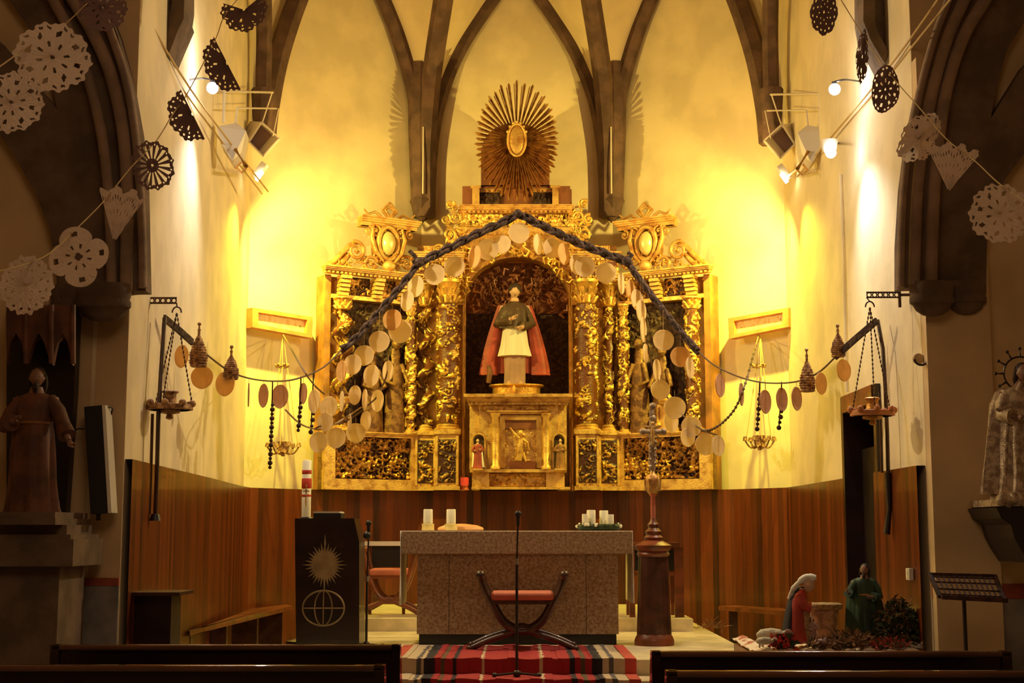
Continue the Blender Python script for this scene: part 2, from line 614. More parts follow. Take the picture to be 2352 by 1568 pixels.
def head(mb, c, h, face=(0, -1, 0), up=(0, 0, 1)):
    """modelled head of height h: brow, sockets, nose, mouth, chin and ears"""
    f = Vector(face).normalized()
    u = Vector(up)
    u = (u - f * u.dot(f)).normalized()
    s = f.cross(u)
    c = Vector(c)
    rings = []
    N, Mr = 20, 16
    for k in range(Mr + 1):
        ph = math.pi * k / Mr
        z = -math.cos(ph)
        rr = max(math.sin(ph), 0.03)
        ring = []
        for j in range(N):
            a = 2 * math.pi * j / N
            ca, sa = math.cos(a), math.sin(a)     # ca towards the face
            x, y = rr * sa * 0.36, rr * ca * 0.42
            if z < 0:
                x *= 1 + z * 0.28
                y *= 1 + z * (0.05 if ca > 0 else 0.35)
            w = max(ca, 0) ** 6
            y += w * (0.085 * math.exp(-((z + .12) / .17) ** 2) * (1 if abs(sa) < .35 else 0) - 0.03 * math.exp(-((z - .08) / .1) ** 2) * (abs(sa) > .15) + .03 * math.exp(-((z + .75) / .15) ** 2)
                      + .02 * math.exp(-((z + .46) / .08) ** 2))
            if abs(abs(sa) - 1) < .06 and -.35 < z < .15:
                x *= 1.12
            ring.append(c + (s * x + f * y + u * z * 0.5) * h)
        rings.append(ring)
    mb.loft(rings)



# ================================================================== THE SETTING
NL, AL = (-2.74, 10.0), (-3.20, 16.8)
NR, AR = (3.13, 11.0), (3.20, 16.8)
BL, BR = (-1.28, 18.8), (1.28, 18.8)
HT = 10.5


def wallface(mb, a, b, z0, z1, u0=0.0):
    L = math.dist(a, b)
    mb.quad((a[0], a[1], z0), (b[0], b[1], z0), (b[0], b[1], z1), (a[0], a[1], z1), [(u0, z0), (u0 + L, z0), (u0 + L, z1), (u0, z1)])
    return u0 + L


def slab(a, b, z0, z1, th=0.25):
    """vertical wall slab whose inner face runs from plan point a to b; thickness on the outer side"""
    a2, b2 = Vector(a), Vector(b)
    d = (b2 - a2).normalized()
    n = Vector((-d.y, d.x))
    c = Vector((0.0, 14.0))
    if n.dot((a2 + b2) / 2 - c) < 0:
        n = -n
    mb = MB()
    mb.prism([(a2.x, a2.y), (b2.x, b2.y), (b2.x + n.x * th, b2.y + n.y * th), (a2.x + n.x * th, a2.y + n.y * th)], (0, 0, z0), X, Y, Z, z1 - z0)
    return mb


struct('wall_left', slab(NL, AL, 0, HT), 'plaster')
struct('wall_apse_left', slab(AL, BL, 0, HT), 'plaster')
struct('wall_back', slab(BL, BR, 0, HT), 'plaster')
struct('wall_apse_right', slab(BR, AR, 0, HT), 'plaster')
# right wall with its doorway
DA = PW(1957, 1300, NR, AR)
DB = PW(2036, 1300, NR, AR)
DT = PW(1957, 908, NR, AR).z
DBt = DT
dy0, dy1 = DB.y, DA.y
wr = MB()


def rx_(y):
    return NR[0] + (AR[0] - NR[0]) * (y - NR[1]) / (AR[1] - NR[1])


for (y0, y1, z0, z1) in ((NR[1], dy0, 0, HT), (dy1, AR[1], 0, HT), (dy0, dy1, DT, HT)):
    wr.prism([(rx_(y0), y0), (rx_(y1), y1), (rx_(y1) + 0.25, y1), (rx_(y0) + 0.25, y0)], (0, 0, z0), X, Y, Z, z1 - z0)
struct('wall_right', wr, 'plaster')

# transept walls either side of the sanctuary mouth, and the nave around the viewer
mbn = MB().box(-6.2, NL[0], 9.985, 9.998, 0, HT)
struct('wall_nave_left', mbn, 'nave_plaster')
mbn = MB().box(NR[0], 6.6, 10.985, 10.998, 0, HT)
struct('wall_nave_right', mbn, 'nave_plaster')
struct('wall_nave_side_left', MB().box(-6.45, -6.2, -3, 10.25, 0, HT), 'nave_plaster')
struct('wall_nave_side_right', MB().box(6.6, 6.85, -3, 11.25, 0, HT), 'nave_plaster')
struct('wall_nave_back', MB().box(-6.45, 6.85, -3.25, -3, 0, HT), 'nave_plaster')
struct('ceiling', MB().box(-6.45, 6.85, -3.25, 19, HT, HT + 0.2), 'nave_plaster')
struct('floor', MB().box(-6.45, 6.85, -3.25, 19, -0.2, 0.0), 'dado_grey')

# sanctuary platform, its steps and the rear dais
PE = 11.47
struct('floor_sanctuary', MB().box(-2.0, 1.95, PE, 18.0, 0.0, 0.5), 'step_marble')
struct('floor_chancel', MB().box(-3.3, 3.3, 10.7, 18.9, 0.0, 0.18), 'floor_stone')
struct('trim_step_upper', MB().box(-2.0, 1.95, PE - 0.42, PE, 0.18, 0.38), 'step_marble')
d0 = PZ(1500, 1450, 0.5).y
zt = P(1500, 1421, d0).z
struct('trim_dais', MB().box(P(818, 1420, d0).x, P(1592, 1420, d0).x, d0, 17.6, 0.5, zt), 'step_marble')

# wainscot of upright boards following the walls
def wains(name, pts, z0, z1, off=0.04):
    mb = MB()
    u = 0
    P2 = [Vector(p) for p in pts]
    top = []
    for a, b in zip(P2, P2[1:]):
        u = wallface(mb, a, b, z0, z1, u)
    for a, b in zip(P2, P2[1:]):      # ledge on top back to the wall
        n = Vector((-(b - a).y, (b - a).x)).normalized()
        if n.dot((a + b) / 2 - Vector((0, 14))) < 0:
            n = -n
        mb.quad((a.x, a.y, z1), (b.x, b.y, z1), (b.x + n.x * .1, b.y + n.y * .1, z1), (a.x + n.x * .1, a.y + n.y * .1, z1), [(0, 0)] * 4)
    o = mb.build(name, 'planks')
    o['kind'] = 'structure'
    return o


AL2 = (-3.07, 16.45)
left_line = [(NL[0] + .05, NL[1] + .02), (-2.90, 13.6), (-3.06, 15.9), (-3.08, 16.6), (-2.6, 17.28), (-2.1, 17.70)]
mid_line = [(-2.1, 17.70), (-1.28, 18.02), (1.28, 18.02), (2.1, 17.70)]
right_line = [(2.1, 17.70), (2.6, 17.28), (3.10, 16.6), (3.12, 15.9), (3.11, dy1)]
wains('trim_wainscot_left', left_line, 0.0, 2.0)
wains('trim_wainscot_back', mid_line, 0.0, 2.0)
wains('trim_wainscot_right', right_line, 0.0, 2.0)
wains('trim_wainscot_near_right', [(3.06, dy0), (3.06, NR[1] + .02)], 0.0, 2.0)
# solid ledge carrying the altarpiece above the boards
lm = MB()
lm.prism([(-2.6, 17.29), (-2.1, 17.71), (-1.28, 18.03), (1.28, 18.03), (2.1, 17.71), (2.6, 17.29), (1.28, 18.75), (-1.28, 18.75)],
         (0, 0, 1.90), X, Y, Z, 0.10)
struct('trim_ledge', lm, 'red_wood')

# doorway: dark room beyond, reveal and frame
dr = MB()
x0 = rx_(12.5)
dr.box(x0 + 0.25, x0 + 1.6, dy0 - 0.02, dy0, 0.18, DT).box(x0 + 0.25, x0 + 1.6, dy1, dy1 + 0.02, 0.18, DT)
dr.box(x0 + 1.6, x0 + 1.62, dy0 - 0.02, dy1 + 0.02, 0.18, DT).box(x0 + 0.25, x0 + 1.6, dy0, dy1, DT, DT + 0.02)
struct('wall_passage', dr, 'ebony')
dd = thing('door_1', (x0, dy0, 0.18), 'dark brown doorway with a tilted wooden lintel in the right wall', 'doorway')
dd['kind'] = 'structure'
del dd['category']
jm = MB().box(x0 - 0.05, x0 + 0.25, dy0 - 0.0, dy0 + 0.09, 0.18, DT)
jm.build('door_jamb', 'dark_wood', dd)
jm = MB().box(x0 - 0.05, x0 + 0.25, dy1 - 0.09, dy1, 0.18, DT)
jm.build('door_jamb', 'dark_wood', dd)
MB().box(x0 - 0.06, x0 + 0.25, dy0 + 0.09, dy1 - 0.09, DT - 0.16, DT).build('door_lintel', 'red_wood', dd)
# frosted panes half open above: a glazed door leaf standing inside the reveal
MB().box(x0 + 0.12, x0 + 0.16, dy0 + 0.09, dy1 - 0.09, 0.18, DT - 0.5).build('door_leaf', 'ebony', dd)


# ------------------------------------------------------------------ vault ribs and webs
def rib(name, path, w, mm='rib_stone', n=6, rot=0.0, taper=None):
    mb = MB()
    pts = spline(path, 8)
    mb.tube(pts, w / 2 if taper is None else [w / 2 * (taper + (1 - taper) * min(1, k / 10)) for k in range(len(pts))], n, True)
    return struct(name, mb, mm, smooth=True)


def onwall(pxs, a, b, off=0.1):
    return [PW(x, y, a, b, off) for x, y in pxs]


def mirror_path(p):
    return [Vector((-v.x, v.y, v.z)) for v in p]


s1 = onwall([(965, 500), (966, 430), (962, 330), (950, 210), (917, 90), (882, 0), (840, -95), (785, -190)], AL, BL)
s2 = [P(978, 500, 18.6), P(978, 420, 18.6), P(979, 330, 18.55), P(990, 190, 18.4), P(1003, 95, 18.1), P(1018, 0, 17.7), Vector((-0.78, 17.0, 9.0)), Vector((-0.35, 16.0, 9.8)),
      Vector((0, 15.0, 10.3))]
s3 = onwall([(984, 500), (984, 430), (992, 320), (1012, 220), (1058, 110), (1130, 0), (1188, -75)], BL, BR)
for (sgn, nm) in ((1, 'left'), (-1, 'right')):
    for k, (s, w) in enumerate(((s1, 0.20), (s2, 0.26), (s3, 0.20))):
        path = s if sgn > 0 else mirror_path(s)
        rib('trim_vault_rib', path, w)
    # slim shaft and pointed corbel where the ribs land
    base = P(970, 480, 18.62)
    cx = base.x * sgn
    mb = MB()
    z5, z6 = P(970, 512, 18.62).z, P(970, 470, 18.62).z
    mb.lathe([(0.01, z5), (0.07, z5 + .06), (0.13, z5 + .16), (0.15, z6), (0.17, z6 + 0.04), (0.15, z6 + .09)], (cx, 18.62, 0), 8)
    mb.tube([(cx, 18.62, z6), (cx - .03 * sgn, 18.60, z6 + 1.0), (cx - .02 * sgn, 18.55, z6 + 1.9)], [0.15, 0.165, 0.19], 8)
    struct('trim_corbel', mb, 'rib_stone')
    pm_ = MB().tube([(cx + .02 * sgn, 18.42, z6 + .1), (cx + .02 * sgn, 18.40, z6 + 1.0)], .012, 6)
    struct('trim_conduit', pm_, 'lamp_metal')
# cluster A
a1 = [P(606, 330, 16.3), P(605, 200, 16.3), P(607, 90, 16.2), P(606, 0, 16.0), P(606, -90, 15.7)]
a2 = onwall([(608, 330), (616, 250), (640, 130), (683, 0), (740, -130)], AL, BL)
for sgn in (1, -1):
    rib('trim_vault_rib', a1 if sgn > 0 else mirror_path(a1), 0.19)
    rib('trim_vault_rib', a2 if sgn > 0 else mirror_path(a2), 0.27)
    b0, b1 = P(603, 330, 16.35), P(603, 285, 16.35)
    mb = MB().lathe([(0.01, b0.z - .1), (0.06, b0.z), (0.11, b1.z), (0.14, b1.z + .4)], (b0.x * sgn, 16.3, 0), 8)
    struct('trim_corbel', mb, 'rib_stone')


def web(name, pa, pb):
    """vault web ruled between two rib paths, running on past their springing"""
    A, B = spline(pa, 6), spline(pb, 6)
    n = 30
    mb = MB()

    def samp(S, t):
        q = t * (len(S) - 1)
        i = min(int(q), len(S) - 2)
        return S[i].lerp(S[i + 1], q - i)
    rows = []
    for k in range(n + 1):
        a, b = samp(A, k / n), samp(B, k / n)
        rows.append([a.lerp(b, j / 6) + Vector((0, 0.06, 0.0)) for j in range(7)])
    idx = [[mb.vert(p) for p in r] for r in rows]
    for k in range(n):
        for j in range(6):
            mb.face((idx[k][j], idx[k][j + 1], idx[k + 1][j + 1], idx[k + 1][j]))
    return struct(name, mb, 'plaster', smooth=True)


for sgn in (1, -1):
    q = (lambda p: p) if sgn > 0 else mirror_path
    web('ceiling_web', q(s1[3:]), q(s2[3:8]))
    web('ceiling_web', q(s3[3:]), q(s2[3:8]))

pm_ = MB().tube([PW(1930, 400, NR, AR, .02), PW(1938, 600, NR, AR, .02), PW(1945, 900, NR, AR, .02)], .014, 6)
struct('trim_conduit', pm_, 'plaster')


# dark rib ends hanging high on the side walls, cut off by the top of the view
def pendant(cx, cy_top, pts, d, nm):
    mb = MB()
    mb.pxprism(pts[0], d, 0.35)
    mb.pxprism(pts[1], d - 0.08, 0.2)
    return struct(nm, mb, 'pier_stone')


pendant(0, 0, ([(352, -60), (352, 0), (355, 50), (368, 100), (386, 128), (402, 90), (424, 40), (420, 28), (424, 0), (424, -60)],
               [(392, -60), (394, 10), (372, 96), (386, 128), (410, 66), (422, 42), (424, -60)]), 11.15, 'trim_rib_end')
pendant(0, 0, ([(1984, -60), (1985, 30), (1992, 70), (2012, 108), (2032, 145), (2054, 100), (2062, 40), (2058, -60)],
               [(1984, -60), (1983, 48), (2000, 92), (2032, 145), (2040, 118), (2010, 60), (2012, -60)]), 11.75, 'trim_rib_end')


# ------------------------------------------------------------------ arches of the transepts, either side of the sanctuary mouth
def roll(pts, d, r):
    mb = MB()
    path = spline([P(x, y, d) for x, y in pts], 8)
    mb.tube(path, r, 10)
    return mb


LD = 9.78
for pts, r in (([(100, -40), (122, 0), (165, 80), (200, 170), (232, 300), (248, 430), (255, 560), (256, 668)], 0.038),
               ([(140, -40), (168, 0), (215, 80), (252, 165), (281, 290), (292, 430), (291, 560), (289, 668)], 0.045),
               ([(205, -40), (222, 0), (256, 80), (288, 180), (309, 300), (321, 430), (327, 560), (328, 660)], 0.03)):
    struct('trim_arch_roll', roll(pts, LD, r), 'roll_stone_lit', smooth=True)
mb = MB().pxprism([(75, -40), (122, 0), (165, 80), (200, 170), (232, 300), (255, 560), (330, 560), (330, 668), (132, 690), (128, 600), (112, 520), (80, 440), (40, 370), (0, 310), (-60, 240),
                   (-60, 60), (0, 95), (60, 167), (131, 250), (110, 150), (72, 70), (20, 0), (-10, -40)], 9.88, 0.12)
struct('trim_arch_band', mb, 'pier_stone')
mb = MB().pxprism([(140, -40), (240, 0), (270, 80), (297, 180), (318, 300), (330, 430), (335, 668), (245, 668), (240, 430), (222, 300), (190, 170), (155, 80)], 9.84, 0.16)
struct('trim_arch_band', mb, 'pier_stone')
RDp = 10.75
for pts, r in (([(2230, -40), (2215, 0), (2180, 80), (2150, 180), (2125, 300), (2108, 430), (2102, 560), (2100, 655)], 0.045),
               ([(2285, -40), (2262, 0), (2215, 80), (2180, 180), (2158, 300), (2146, 430), (2140, 560), (2138, 655)], 0.05),
               ([(2190, -40), (2178, 0), (2145, 90), (2115, 200), (2090, 320), (2076, 430), (2070, 560), (2069, 660)], 0.03)):
    struct('trim_arch_roll', roll(pts, RDp, r), 'roll_stone_lit', smooth=True)
mb = MB().pxprism([(2190, -40), (2178, 0), (2145, 90), (2112, 200), (2088, 320), (2074, 430), (2066, 560), (2066, 662), (2265, 655), (2268, 520), (2285, 460), (2310, 410), (2400, 290),
                   (2400, 100), (2352, 150), (2276, 272), (2290, 190), (2315, 110), (2360, 40), (2400, -10), (2400, -40)], 10.85, 0.15)
struct('trim_arch_band', mb, 'pier_stone')


def bowl(cx, cy, rxp, ryp, d, rim=None):
    """moulded bowl corbel: rim bands over a rounded underside"""
    mb = MB()
    c = P(cx, cy, d)
    m_ = d / F
    R, H = rxp * m_, ryp * m_
    prof = [(0.02, -H), (R * .45, -H * .93), (R * .75, -H * .72), (R * .93, -H * .4), (R, -0.06), (R * 1.04, -0.05), (R * 1.04, -0.02), (R * .97, 0.0), (R * 1.02, 0.02), (R * 1.05, 0.07), (R * .95, 0.11),
            (0.02, 0.11)]
    mb.lathe(prof, c, 24, 1.0, 0.55)
    return mb


struct('trim_bowl_corbel', bowl(238, 688, 62, 53, 9.75), 'pier_stone', smooth=True)
struct('trim_bowl_corbel', bowl(165, 692, 48, 44, 9.95), 'pier_stone', smooth=True)
struct('trim_bowl_corbel', bowl(2140, 680, 50, 48, 10.75), 'pier_stone', smooth=True)
struct('trim_bowl_corbel', bowl(2218, 678, 46, 46, 10.85), 'pier_stone', smooth=True)

# dado bands on the transept walls
za, zb = P(200, 1345, 9.95).z, P(200, 1327, 9.95).z
struct('trim_dado_left', MB().box(P(140, 1300, 9.97).x, NL[0] + 0.0, 9.955, 9.98, za, zb), 'dado_red')
struct('trim_dado_base_left', MB().box(P(140, 1300, 9.98).x, NL[0] + 0.0, 9.96, 9.98, 0, za), 'dado_grey')
za, zb = P(2320, 1375, 10.95).z, P(2320, 1340, 10.95).z
struct('trim_dado_right', MB().box(NR[0], 6.6, 10.955, 10.98, za, zb), 'dado_red')
struct('trim_dado_base_right', MB().box(NR[0], 6.6, 10.96, 10.98, 0, za), 'dado_grey')
# recess edge of the right transept wall: a step in the plaster beside the statue
xa = P(2282, 1000, 10.9).x
struct('trim_pilaster_right', MB().box(NR[0] + 0.001, xa, 10.86, 11.0, P(2282, 1290, 10.9).z - 1.5, P(2282, 1010, 10.9).z + 3.0), 'nave_plaster')

# ================================================================== THE ALTARPIECE
def relief(nu, nv, w, h, seed, n, amp, smin=0.05, smax=0.12, leaf=True):
    """height field of scrolls, leaves and buds over a w x h panel"""
    rg = np.random.RandomState(seed)
    U, V = np.meshgrid(np.linspace(0, w, nu), np.linspace(0, h, nv))
    H = np.zeros_like(U)
    for k in range(n):
        cx, cy = rg.rand() * w, rg.rand() * h
        R = smin + (smax - smin) * rg.rand()
        hd = rg.choice([-1, 1])
        dx, dy = U - cx, V - cy
        r = np.sqrt(dx * dx + dy * dy) + 1e-6
        a = np.arctan2(dy, dx) * hd + rg.rand() * 6.28
        ph = (a / 6.283 + r / R * 1.6) % 1.0
        ridge = np.exp(-((ph - 0.5) / 0.16) ** 2) * np.clip(1 - (r / R) ** 3, 0, 1)
        H = np.maximum(H, ridge * (0.6 + 0.4 * rg.rand()))
        if leaf:
            t = rg.rand() * 6.28
            L = R * (0.5 + 0.5 * rg.rand())
            lx, ly = rg.rand() * w, rg.rand() * h
            du = (U - lx) * math.cos(t) + (V - ly) * math.sin(t)
            dv = -(U - lx) * math.sin(t) + (V - ly) * math.cos(t)
            e = 1 - (du / L) ** 2 - (dv / (L * 0.36)) ** 2
            H = np.maximum(H, np.sqrt(np.clip(e, 0, 1)) * (0.75 + 0.25 * np.cos(du / L * 9)))
    return U, V, H * amp


def relief_panel(mb, frame, u0, u1, z0, z1, y, seed, n, amp, res=0.012, **k):
    """carved panel in a frame(u, out, z) -> point"""
    w, h = abs(u1 - u0), z1 - z0
    nu, nv = max(6, int(w / res)), max(6, int(h / res))
    U, V, H = relief(nu, nv, w, h, seed, n, amp, **k)
    H[0, :] = 0
    H[-1, :] = 0
    b = len(mb.v)
    for j in range(nv):
        for i in range(nu):
            mb.att[mb.vert(frame(u0 + U[j, i] * (1 if u1 > u0 else -1), y + H[j, i], z0 + V[j, i]))] = float(H[j, i] / amp)
    for j in range(nv - 1):
        for i in range(nu - 1):
            a = b + j * nu + i
            mb.face((a, a + 1, a + nu + 1, a + nu))


def fbox(mb, fr, u0, u1, o0, o1, z0, z1):
    i = [mb.vert(fr(*p)) for p in ((u0, o0, z0), (u1, o0, z0), (u1, o1, z0), (u0, o1, z0), (u0, o0, z1), (u1, o0, z1), (u1, o1, z1), (u0, o1, z1))]
    for q in ((0, 3, 2, 1), (4, 5, 6, 7), (0, 1, 5, 4), (1, 2, 6, 5), (2, 3, 7, 6), (3, 0, 4, 7)):
        mb.face([i[k] for k in q])


def cornice(mb, fr, u0, u1, o, z0, z1, out=0.10, steps=5, dent=True, wrap=0.04):
    """stepped moulding growing outwards with height"""
    for k in range(steps):
        t0, t1 = k / steps, (k + 1) / steps
        g = out * (0.25 + 0.75 * ((k + 1) / steps) ** 1.4) * (0.8 if k == 1 else 1)
        fbox(mb, fr, u0 - g * wrap / out if wrap else u0, u1 + g * wrap / out if wrap else u1, o - 0.03, o + g, z0 + (z1 - z0) * t0, z0 + (z1 - z0) * t1)
    if dent:
        n = max(3, int(abs(u1 - u0) / 0.055))
        for k in range(n):
            c = u0 + (u1 - u0) * (k + 0.5) / n
            fbox(mb, fr, c - 0.014, c + 0.014, o, o + out * 0.55, z0 + (z1 - z0) * 0.02, z0 + (z1 - z0) * 0.3)


def surf_col(mb, c, z0, z1, r, seed, amp=0.03, nt=40, n=46, solomonic=0.0, turns=5, taper=1.0):
    """carved or twisted column shaft"""
    h = z1 - z0
    nz = max(20, int(h / 0.014))
    circ = 2 * math.pi * r
    U, V, H = relief(nt, nz, circ, h, seed, n, amp, smin=0.04, smax=0.085)
    idx = []
    for j in range(nz):
        t = j / (nz - 1)
        row = []
        ph = t * turns * 2 * math.pi
        for i in range(nt):
            a = 2 * math.pi * i / nt
            rr = r * (1 - (1 - taper) * t) * (0.78 if solomonic else 1) + H[j, i % nt] * (1 if 0.02 < t < 0.98 else 0)
            if solomonic:
                rr += r * 0.30 * math.cos(a - ph)
            mb.att[len(mb.v)] = float(H[j, i % nt] / amp)
            row.append(mb.vert((c[0] + rr * math.cos(a) + solomonic * r * math.cos(ph), c[1] + rr * math.sin(a) + solomonic * r * math.sin(ph), z0 + h * t)))
        idx.append(row)
    for j in range(nz - 1):
        for i in range(nt):
            i2 = (i + 1) % nt
            mb.face((idx[j][i], idx[j][i2], idx[j + 1][i2], idx[j + 1][i]))
    mb.face(idx[0][::-1])
    mb.face(idx[-1])


def capital(mb, c, z0, z1, r):
    h = z1 - z0
    mb.lathe([(r * .85, z0), (r * 1.05, z0 + h * .05), (r * .85, z0 + h * .1), (r * .9, z0 + h * .5), (r * 1.25, z0 + h * .86), (r * 1.4, z0 + h * .88), (r * 1.4, z1)], (c[0], c[1], 0), 20)
    for tier, (zz, k) in enumerate(((0.12, 8), (0.42, 8), (0.66, 4))):
        for j in range(k):
            a = 2 * math.pi * (j + 0.5 * tier) / k
            d = Vector((math.cos(a), math.sin(a), 0))
            b = Vector((c[0], c[1], z0 + h * zz))
            mb.tube([b + d * r * .85, b + d * r * 1.1 + Z * h * .14, b + d * r * 1.32 + Z * h * .24, b + d * r * 1.38 + Z * h * .17], [r * .2, r * .22, r * .15, r * .07], 6)


def colbase(mb, c, z0, z1, r):
    h = z1 - z0
    mb.box(c[0] - r * 1.35, c[0] + r * 1.35, c[1] - r * 1.35, c[1] + r * 1.35, z0, z0 + h * .3)
    mb.lathe([(r * 1.3, z0 + h * .3), (r * 1.35, z0 + h * .45), (r * 1.1, z0 + h * .6), (r * 1.15, z0 + h * .8), (r * .9, z1)], (c[0], c[1], 0), 20)


def scroll(mb, fr, cu, cz, R, o, th, hand=1, turns=1.6, w=0.03, a0=0.0, tail=None):
    """volute as a strap curling inwards"""
    pts = []
    n = 34
    for k in range(n + 1):
        t = k / n
        a = a0 + hand * t * turns * 2 * math.pi
        r = R * (1 - t) ** 0.8 + 0.006
        pts.append(fr(cu + r * math.cos(a), o, cz + r * math.sin(a)))
    if tail:
        pts = [fr(u, o, z) for u, z in tail] + pts
    mb.tube(pts, [w * (1 - 0.5 * k / len(pts)) for k in range(len(pts))], 8, True, flat=None)
    mb.ball(fr(cu, o + 0.01, cz), w * .9, w * .9, w * .9, 10, 6)


DC = 17.95


def CF(u, o, z):
    return Vector((u, DC - o, z))


def cx(px):
    return P(px, 900, DC).x


def cz(py, d=DC):
    return P(1188, py, d).z


ret = thing('altarpiece', (0, DC, 2.0), 'gilded carved baroque altarpiece with twisted columns and arched niche on the wooden ledge', 'altarpiece')
ZB = 2.0
# rear carcass behind everything (leaves the niche free)
mb = MB()
fbox(mb, CF, cx(955), cx(1068), -0.45, -0.12, ZB, cz(560))
fbox(mb, CF, cx(1308), cx(1421), -0.45, -0.12, ZB, cz(560))
fbox(mb, CF, cx(1068), cx(1308), -0.52, -0.45, ZB, cz(560))
mb.build('carcass', 'gold_dark', ret)
# niche arch plate with an opening
NX0, NX1 = cx(1066), cx(1312)
nr = (NX1 - NX0) / 2
nsp = cz(700)
ntop = cz(590)
outer, inner = [], []
mb = MB()
n = 30
o_z1 = cz(480)
for k in range(n + 1):
    a = math.pi * k / n
    ix = nr * math.cos(a)
    iz = nsp + (ntop - nsp) * math.sin(a) ** 0.9
    inner.append((ix, iz))
for k in range(n):
    (xa, za), (xb, zb) = inner[k], inner[k + 1]
    i = [mb.vert(CF(*p)) for p in ((xa, 0, za), (xb, 0, zb), (xb, 0, o_z1), (xa, 0, o_z1), (xa, -.3, za), (xb, -.3, zb))]
    mb.face(i[:4])
    mb.face((i[0], i[4], i[5], i[1]))
fbox(mb, CF, cx(1050), NX0, -0.12, 0.0, nsp, o_z1)
fbox(mb, CF, NX1, cx(1326), -0.12, 0.0, nsp, o_z1)
fbox(mb, CF, NX0 - .02, NX0, -0.4, 0.02, ZB, nsp)
fbox(mb, CF, NX1, NX1 + .02, -0.4, 0.02, ZB, nsp)
mb.build('niche_surround', 'gold_dark', ret)
# carved spandrels and cloud-like crown over the niche
mb = MB()
rg = random.Random(4)
for k in range(110):
    a = math.pi * rg.random()
    q = 1.0 + rg.random() * 0.42
    x, z = nr * q * math.cos(a), nsp + (ntop - nsp) * q * math.sin(a) ** 0.9
    if z > cz(486) or abs(x) > cx(1320):
        continue
    t = rg.random() * 6.28
    L = 0.03 + rg.random() * 0.04
    p = CF(x, 0.03, z)
    mb.tube([p, p + Vector((math.cos(t), -0.5, math.sin(t))) * L, p + Vector((math.cos(t + .8), -0.4, math.sin(t + .8))) * L * 1.7, p + Vector((math.cos(t + 1.8), -.2, math.sin(t + 1.8))) * L * 1.6],
            [.012, .02, .017, .006], 6)
mb.build('spandrel_foliage', 'gold_carved', ret, smooth=True)
# angel-clustered canopy inside the top of the niche
mb = MB()
for k in range(90):
    a = math.pi * rg.random()
    q = rg.random() ** 0.5 * 0.95
    x, z = nr * q * math.cos(a), nsp - 0.05 + (ntop - nsp) * q * math.sin(a)
    t = rg.random() * 6.28
    L = 0.03 + rg.random() * 0.035
    p = CF(x, -0.30 + 0.12 * rg.random(), z)
    mb.tube([p, p + Vector((math.cos(t), -0.5, math.sin(t))) * L, p + Vector((math.cos(t + 1), -0.4, math.sin(t + 1))) * L * 1.6], [.012, .024, .008], 6)
relief_panel(mb, CF, NX0, NX1, nsp - 0.05, ntop, -0.42, 77, 60, 0.05)
mb.build('niche_canopy', 'brown_board', ret, smooth=True)
mb = MB()
relief_panel(mb, CF, NX0, NX1, cz(906), nsp, -0.44, 71, 130, 0.03)
mb.build('niche_back', 'niche_dark', ret, smooth=True)

